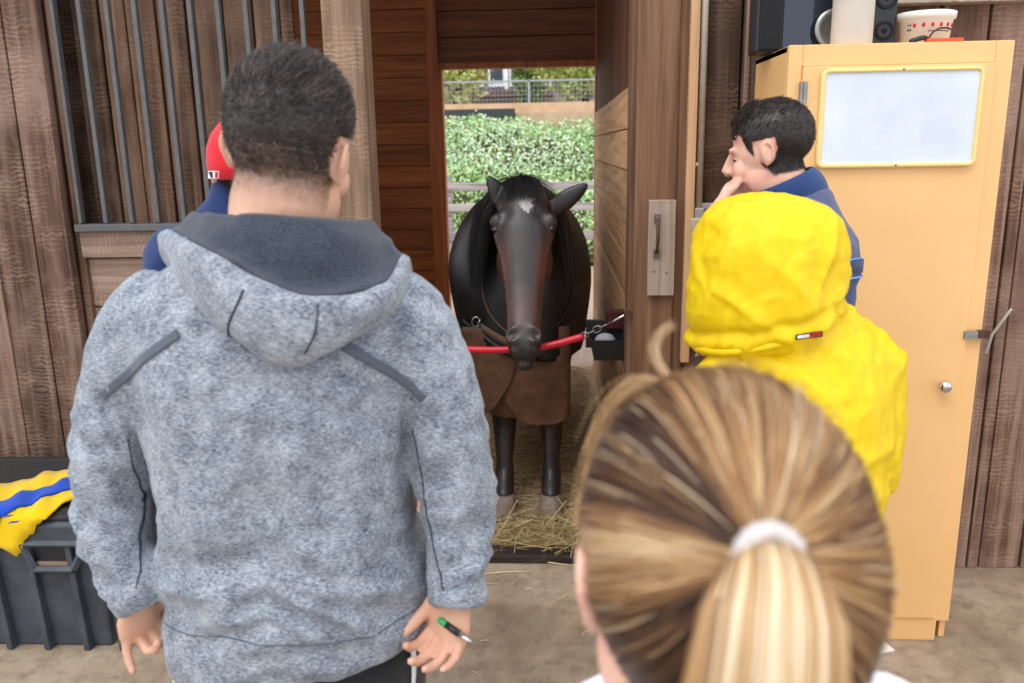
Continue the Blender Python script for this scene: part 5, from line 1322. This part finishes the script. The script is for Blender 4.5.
# ------------------------------------------------------------------ the horse
hx = -.155
hs_ = thing('horse', 'dark bay horse in a brown rug looking out over the red stall guard', 'horse', (hx, 4.2, 0))
mb = MB()
def yring(x, y, z, a, b, n=28, tilt=0.0, p=2.2):
    """a cross-section facing along y: a half width, b half height"""
    Rm = rotx(tilt); out = []
    for q in np.arange(n) * 2 * PI / n:
        cc, ss = math.cos(q), math.sin(q)
        out.append(V(x, y, z) + Rm @ V(a * np.sign(cc) * abs(cc) ** (2 / p), 0, b * np.sign(ss) * abs(ss) ** (2 / p)))
    return out
# barrel, from chest to rump
mb.loft([yring(hx, y, z, a, b) for y, z, a, b in ((3.60, .93, .10, .14), (3.66, .94, .17, .22), (3.78, .96, .215, .31), (3.98, .99, .24, .38), (4.25, .98, .265, .37), (4.6, .96, .29, .36), (4.95, .99, .28, .36), (5.2, 1.02, .25, .33), (5.38, 1.03, .18, .25), (5.45, 1.03, .08, .12))])
# neck
mb.loft([yring(hx + dx, y, z, a, b, tilt=t_) for dx, y, z, a, b, t_ in ((0, 4.12, 1.17, .19, .30, -.7), (0, 3.92, 1.20, .17, .27, -.7), (.005, 3.72, 1.26, .135, .22, -.6), (.02, 3.55, 1.33, .105, .17, -.5), (.03, 3.40, 1.375, .085, .125, -.35), (.035, 3.30, 1.39, .06, .08, -.2))])
# head: sections along the line from poll to muzzle
pA, pB = V(-.118, 3.345, 1.455), V(-.112, 2.995, .862)
ax = nrm(pB - pA); hL = np.linalg.norm(pB - pA); sd = V(1, 0, 0); fn_ = nrm(np.cross(sd, ax)); fn_ = fn_ if fn_[1] < 0 else -fn_
def hpt(t_, s_=0, f_=0): return pA + ax * hL * t_ + sd * s_ + fn_ * f_
def hring(t_, a, df, db, n=28, p=2.35):
    out = []
    for q in np.arange(n) * 2 * PI / n:
        cc, ss = math.cos(q), math.sin(q)
        out.append(hpt(t_, a * np.sign(cc) * abs(cc) ** (2 / p), (df if ss > 0 else db) * np.sign(ss) * abs(ss) ** (2 / p)))
    return out
mb.loft([hring(*r) for r in ((-.07, .045, .03, .05), (-.02, .076, .06, .09), (.08, .094, .078, .12), (.18, .108, .082, .14), (.28, .112, .078, .15), (.38, .103, .070, .148), (.50, .088, .060, .125), (.62, .076, .052, .095), (.74, .068, .048, .075), (.85, .066, .048, .066), (.93, .066, .046, .06), (.99, .056, .036, .05), (1.02, .034, .02, .03))])
for q in (-1, 1):
    mb.ell(hpt(.235, q * .103, .035), (.030, .030, .040), n=14)                    # brow bone
    mb.tube([hpt(.30, q * .098, .022), hpt(.42, q * .080, .020), hpt(.55, q * .062, .012)], [.022, .018, .012], 10, rnd=True)
    mb.ell(hpt(.40, q * .078, -.08), (.035, .05, .085), n=14)                       # cheek
    mb.tube(catmull([hpt(.86, q * .030, .046), hpt(.875, q * .056, .040), hpt(.915, q * .060, .034), hpt(.94, q * .046, .038), hpt(.93, q * .034, .044)], 4), np.full(17, .010), 8, rnd=True)
mb.ell(hpt(.985, 0, -.028), (.044, .042, .036), n=16); mb.ell(hpt(1.035, 0, -.035), (.036, .036, .026), n=16)   # lips, chin
# ears
def ear(b, tip, fwd, w_):
    b, tip = V(*b), V(*tip); d = tip - b; s_ = nrm(np.cross(d, fwd)); P = [b - d * .12, b + d * .12, b + d * .35, b + d * .62, b + d * .85, tip]
    W = [.030, .042, .045, .036, .020, .004]; rings = []
    for p, w2 in zip(P, W):
        rings.append([p + s_ * math.cos(q) * w2 * w_ + nrm(fwd) * (math.sin(q) * w2 * w_ * .42) for q in np.arange(14) * 2 * PI / 14])
    mb.loft(rings)
ear(at_y(508, 210, 3.33), at_y(486, 173, 3.33), V(.35, -1, .1), 1.0)
ear(at_y(552, 210, 3.33), at_y(592, 181, 3.33), V(.25, -1, .25), .95)
# front legs
for x in (-.232, -.018):
    mb.tube(catmull([V(hx + (x - hx) * .85, 3.80, .88), V(x, 3.73, .66), V(x, 3.655, .44), V(x, 3.645, .36), V(x, 3.60, .22), V(x, 3.58, .15), V(x, 3.50, .075)], 4), np.interp(np.arange(25), [0, 4, 8, 12, 16, 20, 24], [.12, .086, .064, .055, .039, .046, .047]), 16, rnd=True)
    mb.ell((x, 3.645, .395), (.050, .052, .06), n=16); mb.ell((x, 3.57, .145), (.042, .046, .042), n=14)
# hind legs
for x in (hx - .15, hx + .13):
    mb.tube(catmull([V(x, 5.10, .92), V(x, 5.02, .68), V(x, 5.28, .47), V(x, 5.33, .42), V(x, 5.27, .20), V(x, 5.25, .14), V(x, 5.18, .075)], 4), np.interp(np.arange(25), [0, 4, 8, 12, 16, 20, 24], [.18, .12, .058, .052, .035, .042, .044]), 16, rnd=True)
me = fuse(mb, .0095, 4)
co = get_co(me); no = get_no(me)
# nostril hollows and mouth line
d = np.zeros(len(co))
for q in (-1, 1):
    d -= .010 * np.exp(-(np.linalg.norm((co - hpt(.905, q * .047, .050)), axis=1) / .012) ** 2)
    d -= .009 * np.exp(-(np.linalg.norm((co - hpt(.20, q * .070, .085)), axis=1) / .03) ** 2)
set_co(me, co + no * d[:, None])
tloc = ((co - pA) @ ax) / hL; floc = (co - pA) @ fn_
brown = np.exp(-((tloc - .76) / .13) ** 2) * (np.linalg.norm((co - pA) - np.outer((co - pA) @ ax, ax), axis=1) < .14) * .30
cheek = np.exp(-((tloc - .52) / .16) ** 2) * np.clip((np.abs(co[:, 0] - pA[0]) - .035) / .045, 0, 1) * (np.abs(co[:, 0] - pA[0]) < .13) * (co[:, 1] < 3.4) * .6
set_tint(me, np.clip(brown + cheek, 0, 1))
st = np.exp(-((np.linalg.norm((co - hpt(.14, .012, .085)) * V(1, .6, .62), axis=1)) / .027) ** 2)
brow_glint = .30 * np.exp(-((np.linalg.norm(co - hpt(.245, -.105, .055), axis=1)) / .022) ** 2) + .28 * np.exp(-((np.linalg.norm(co - hpt(.245, .105, .055), axis=1)) / .020) ** 2)  # highlights on the brow bones, painted into the coat beside the white star
me.attributes.new('star', 'FLOAT', 'POINT').data.foreach_set('value', np.clip(st * 1.25 + brow_glint, 0, 1))
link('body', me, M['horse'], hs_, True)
for q in (-1, 1):
    mb = MB(); mb.ell(hpt(.275, q * .108, .030), (.017, .019, .019), n=16); mb.build('eye', M['horse_eye'], hs_, True)
for x, y in ((-.232, 3.47), (-.018, 3.47), (hx - .15, 5.15), (hx + .13, 5.15)):
    mb = MB(); mb.loft([ring((x, y + dy, z), a, b, 0, 22, 2.2) for z, a, b, dy in ((.0, .060, .066, -.012), (.012, .060, .066, -.011), (.075, .049, .052, .01), (.092, .046, .048, .016))]); mb.build('hoof', M['hoof'], hs_, True)
# forelock and mane
N = 900; K = 9; tt = np.linspace(0, 1, K)
r0 = np.array([hpt(-.045, 0, 0)]) + RNG.normal(0, 1, (N, 3)) * V(.026, .012, .008)
L = RNG.uniform(.05, .13, N)[:, None]; sx_ = RNG.normal(0, .045, N)[:, None]
P = r0[:, None, :] + (sd[None, None] * (sx_ * tt)[..., None]) + ax[None, None] * (L * tt ** 1.2)[..., None] + fn_[None, None] * ((.085 * np.sqrt(tt) + .012 * np.sin(PI * tt)) [None, :, None])
strands('forelock', P, np.interp(tt, [0, 1], [.0011, .0004]), np.clip(RNG.normal(.35, .25, N), 0, 1), M['mane'], hs_)
N = 2200; k = RNG.uniform(0, 1, N)
cr = catmull([V(hx + .03, 3.42, 1.47), V(hx + .01, 3.6, 1.46), V(hx, 3.85, 1.44)], 10); b0 = cr[(k * 20).astype(int)] + RNG.normal(0, .010, (N, 3))
L = RNG.uniform(.22, .42, N)[:, None]; side = np.where(RNG.uniform(size=N) < .8, -1.0, 1.0)[:, None]
P = np.stack([b0[:, :1] + side * (.125 * np.sin(np.minimum(tt * 2.2, PI / 2)) + .07 * tt) + RNG.normal(0, .008, (N, 1)), b0[:, 1:2] + RNG.normal(-.03, .05, (N, 1)) * tt, b0[:, 2:3] + .02 * np.sin(tt * 4) - L * tt ** 1.4], -1)
strands('mane', P, np.interp(tt, [0, 1], [.0013, .0004]), np.clip(RNG.normal(.4, .28, N), 0, 1), M['mane'], hs_)

# rug: skirts hanging from the back, open underneath
def plan(w, y0, y1, z, n=56, cx=hx, p=3.0):
    return [V(cx + w * np.sign(math.cos(q)) * abs(math.cos(q)) ** (2 / p), (y0 + y1) / 2 + (y1 - y0) / 2 * np.sign(math.sin(q)) * abs(math.sin(q)) ** (2 / p), z) for q in np.arange(n) * 2 * PI / n]
RZ = ((.43, .222, 3.54, 5.48, 0), (.52, .235, 3.53, 5.50, 0), (.64, .255, 3.52, 5.52, 0), (.76, .285, 3.515, 5.53, 0), (.88, .31, 3.515, 5.53, 0), (1.0, .315, 3.54, 5.52, 0), (1.10, .310, 3.62, 5.50, 0), (1.20, .28, 3.75, 5.46, 0), (1.28, .225, 3.90, 5.38, 0), (1.34, .14, 4.05, 5.25, 0), (1.37, .05, 4.2, 5.0, 0))
mb = MB(); mb.loft([plan(w_, y0, y1, z) for z, w_, y0, y1, _ in RZ], False)
me = mb.mesh('rug'); md_f = lambda c, n: (.012 * (ridge(np.stack([c[:, 0] * 7, c[:, 1] * 5, c[:, 2] * 2.5], 1)) - .3)) * np.clip((1.1 - c[:, 2]) / .3, 0, 1)
displace(me, md_f); rug = link('rug', me, M['rug'], hs_, True, sub=1, solid=.005)
# the two front flaps overlapping on the chest
def flap(P0, name, off):
    mb = MB(); rows = []
    for (lx, rx, z, y) in P0:
        rows.append([V(lx + (rx - lx) * u_, y - off + .035 * (2 * abs((lx + (rx - lx) * u_) - hx) / .5) ** 2.2, z) for u_ in np.linspace(0, 1, 13)])
    R_ = catmull(np.array(rows).reshape(len(rows), -1), 4).reshape(-1, 13, 3); mb.grid(R_); return mb.build(name, M['rug'], rug, True, solid=.005)
flap([(-.26, .065, .86, 3.515), (-.27, .07, .74, 3.515), (-.25, .07, .60, 3.52), (-.215, .068, .50, 3.53), (-.17, .06, .435, 3.54), (-.10, .0, .405, 3.54)], 'front_flap', .012)
flap([(-.405, -.19, .86, 3.515), (-.395, -.165, .74, 3.515), (-.375, -.19, .62, 3.52), (-.36, -.235, .54, 3.525), (-.345, -.27, .49, 3.53), (-.335, -.30, .47, 3.535)], 'front_flap', .026)
# black neck cover hanging from the crest over shoulders and chest
NZ = ((.755, .285, 3.475, 4.40), (.86, .305, 3.47, 4.45), (.98, .330, 3.485, 4.5), (1.08, .335, 3.52, 4.5), (1.18, .315, 3.56, 4.5), (1.27, .275, 3.59, 4.5), (1.34, .22, 3.60, 4.5), (1.40, .15, 3.58, 4.48), (1.44, .07, 3.60, 4.45))
mb = MB(); mb.loft([[p - V(0, 0, .055 * np.clip((p[0] - hx + .1) / .2, 0, 1) * (z < .8)) for p in plan(w_, y0, y1, z, cx=hx - .01 * (z > 1), p=2.5)] for z, w_, y0, y1 in NZ], False)
me = mb.mesh('neck_cover'); displace(me, lambda c, n: .014 * (ridge(np.stack([c[:, 0] * 8, c[:, 1] * 4, c[:, 2] * 1.8], 1)) - .3) + .003 * fbm(c * 14, 2))
nc = link('neck_cover', me, M['rugblack'], hs_, True, sub=1, solid=.006)
NCB = bvh(me)
def on_nc(px, py, off=.006):
    r_ = ray(px, py).normalized(); h = NCB.ray_cast(Vector((0, 0, CAM_H)), r_); p = np.array(h[0]) if h[0] is not None else at_y(px, py, 3.55)
    return p - np.array(r_) * off
mb = MB(); mb.tube(catmull([on_nc(*p) for p in ((493, 222), (486, 255), (482, 285), (488, 310), (500, 326), (510, 334))], 5), .0045, 8); mb.build('cord', M['webbing'], nc, True)
mb = MB(); mb.tube(catmull([on_nc(*p) for p in ((566, 240), (573, 275), (572, 300), (560, 322), (545, 333))], 5), .0035, 8); mb.build('cord', M['rugblack'], nc, True)
def strap(P, w_, nm, mat):
    P = catmull(P, 5); mb = MB(); mb.grid([[p + V(0, 0, s_ * w_ / 2) for p in P] for s_ in (-1, 1)]); return mb.build(nm, mat, nc, True, solid=.004)
strap([on_nc(*p, .012) for p in ((481, 327), (495, 336), (508, 342), (520, 344))], .036, 'chest_strap', M['webbing'])
strap([on_nc(*p, .010) for p in ((463, 322), (480, 335), (505, 352), (530, 356), (560, 352))], .028, 'chest_strap', M['rugblack'])
bc = on_nc(476, 322, .02); mb = MB(); mb.tube([bc + V(math.cos(q) * .018, 0, math.sin(q) * .022) for q in np.linspace(0, 2 * PI, 17)], .003, 8, cap=False); mb.tube([bc + V(0, 0, -.022), bc + V(.02, -.004, .012)], .003, 8); mb.build('buckle', M['chrome'], nc, True)
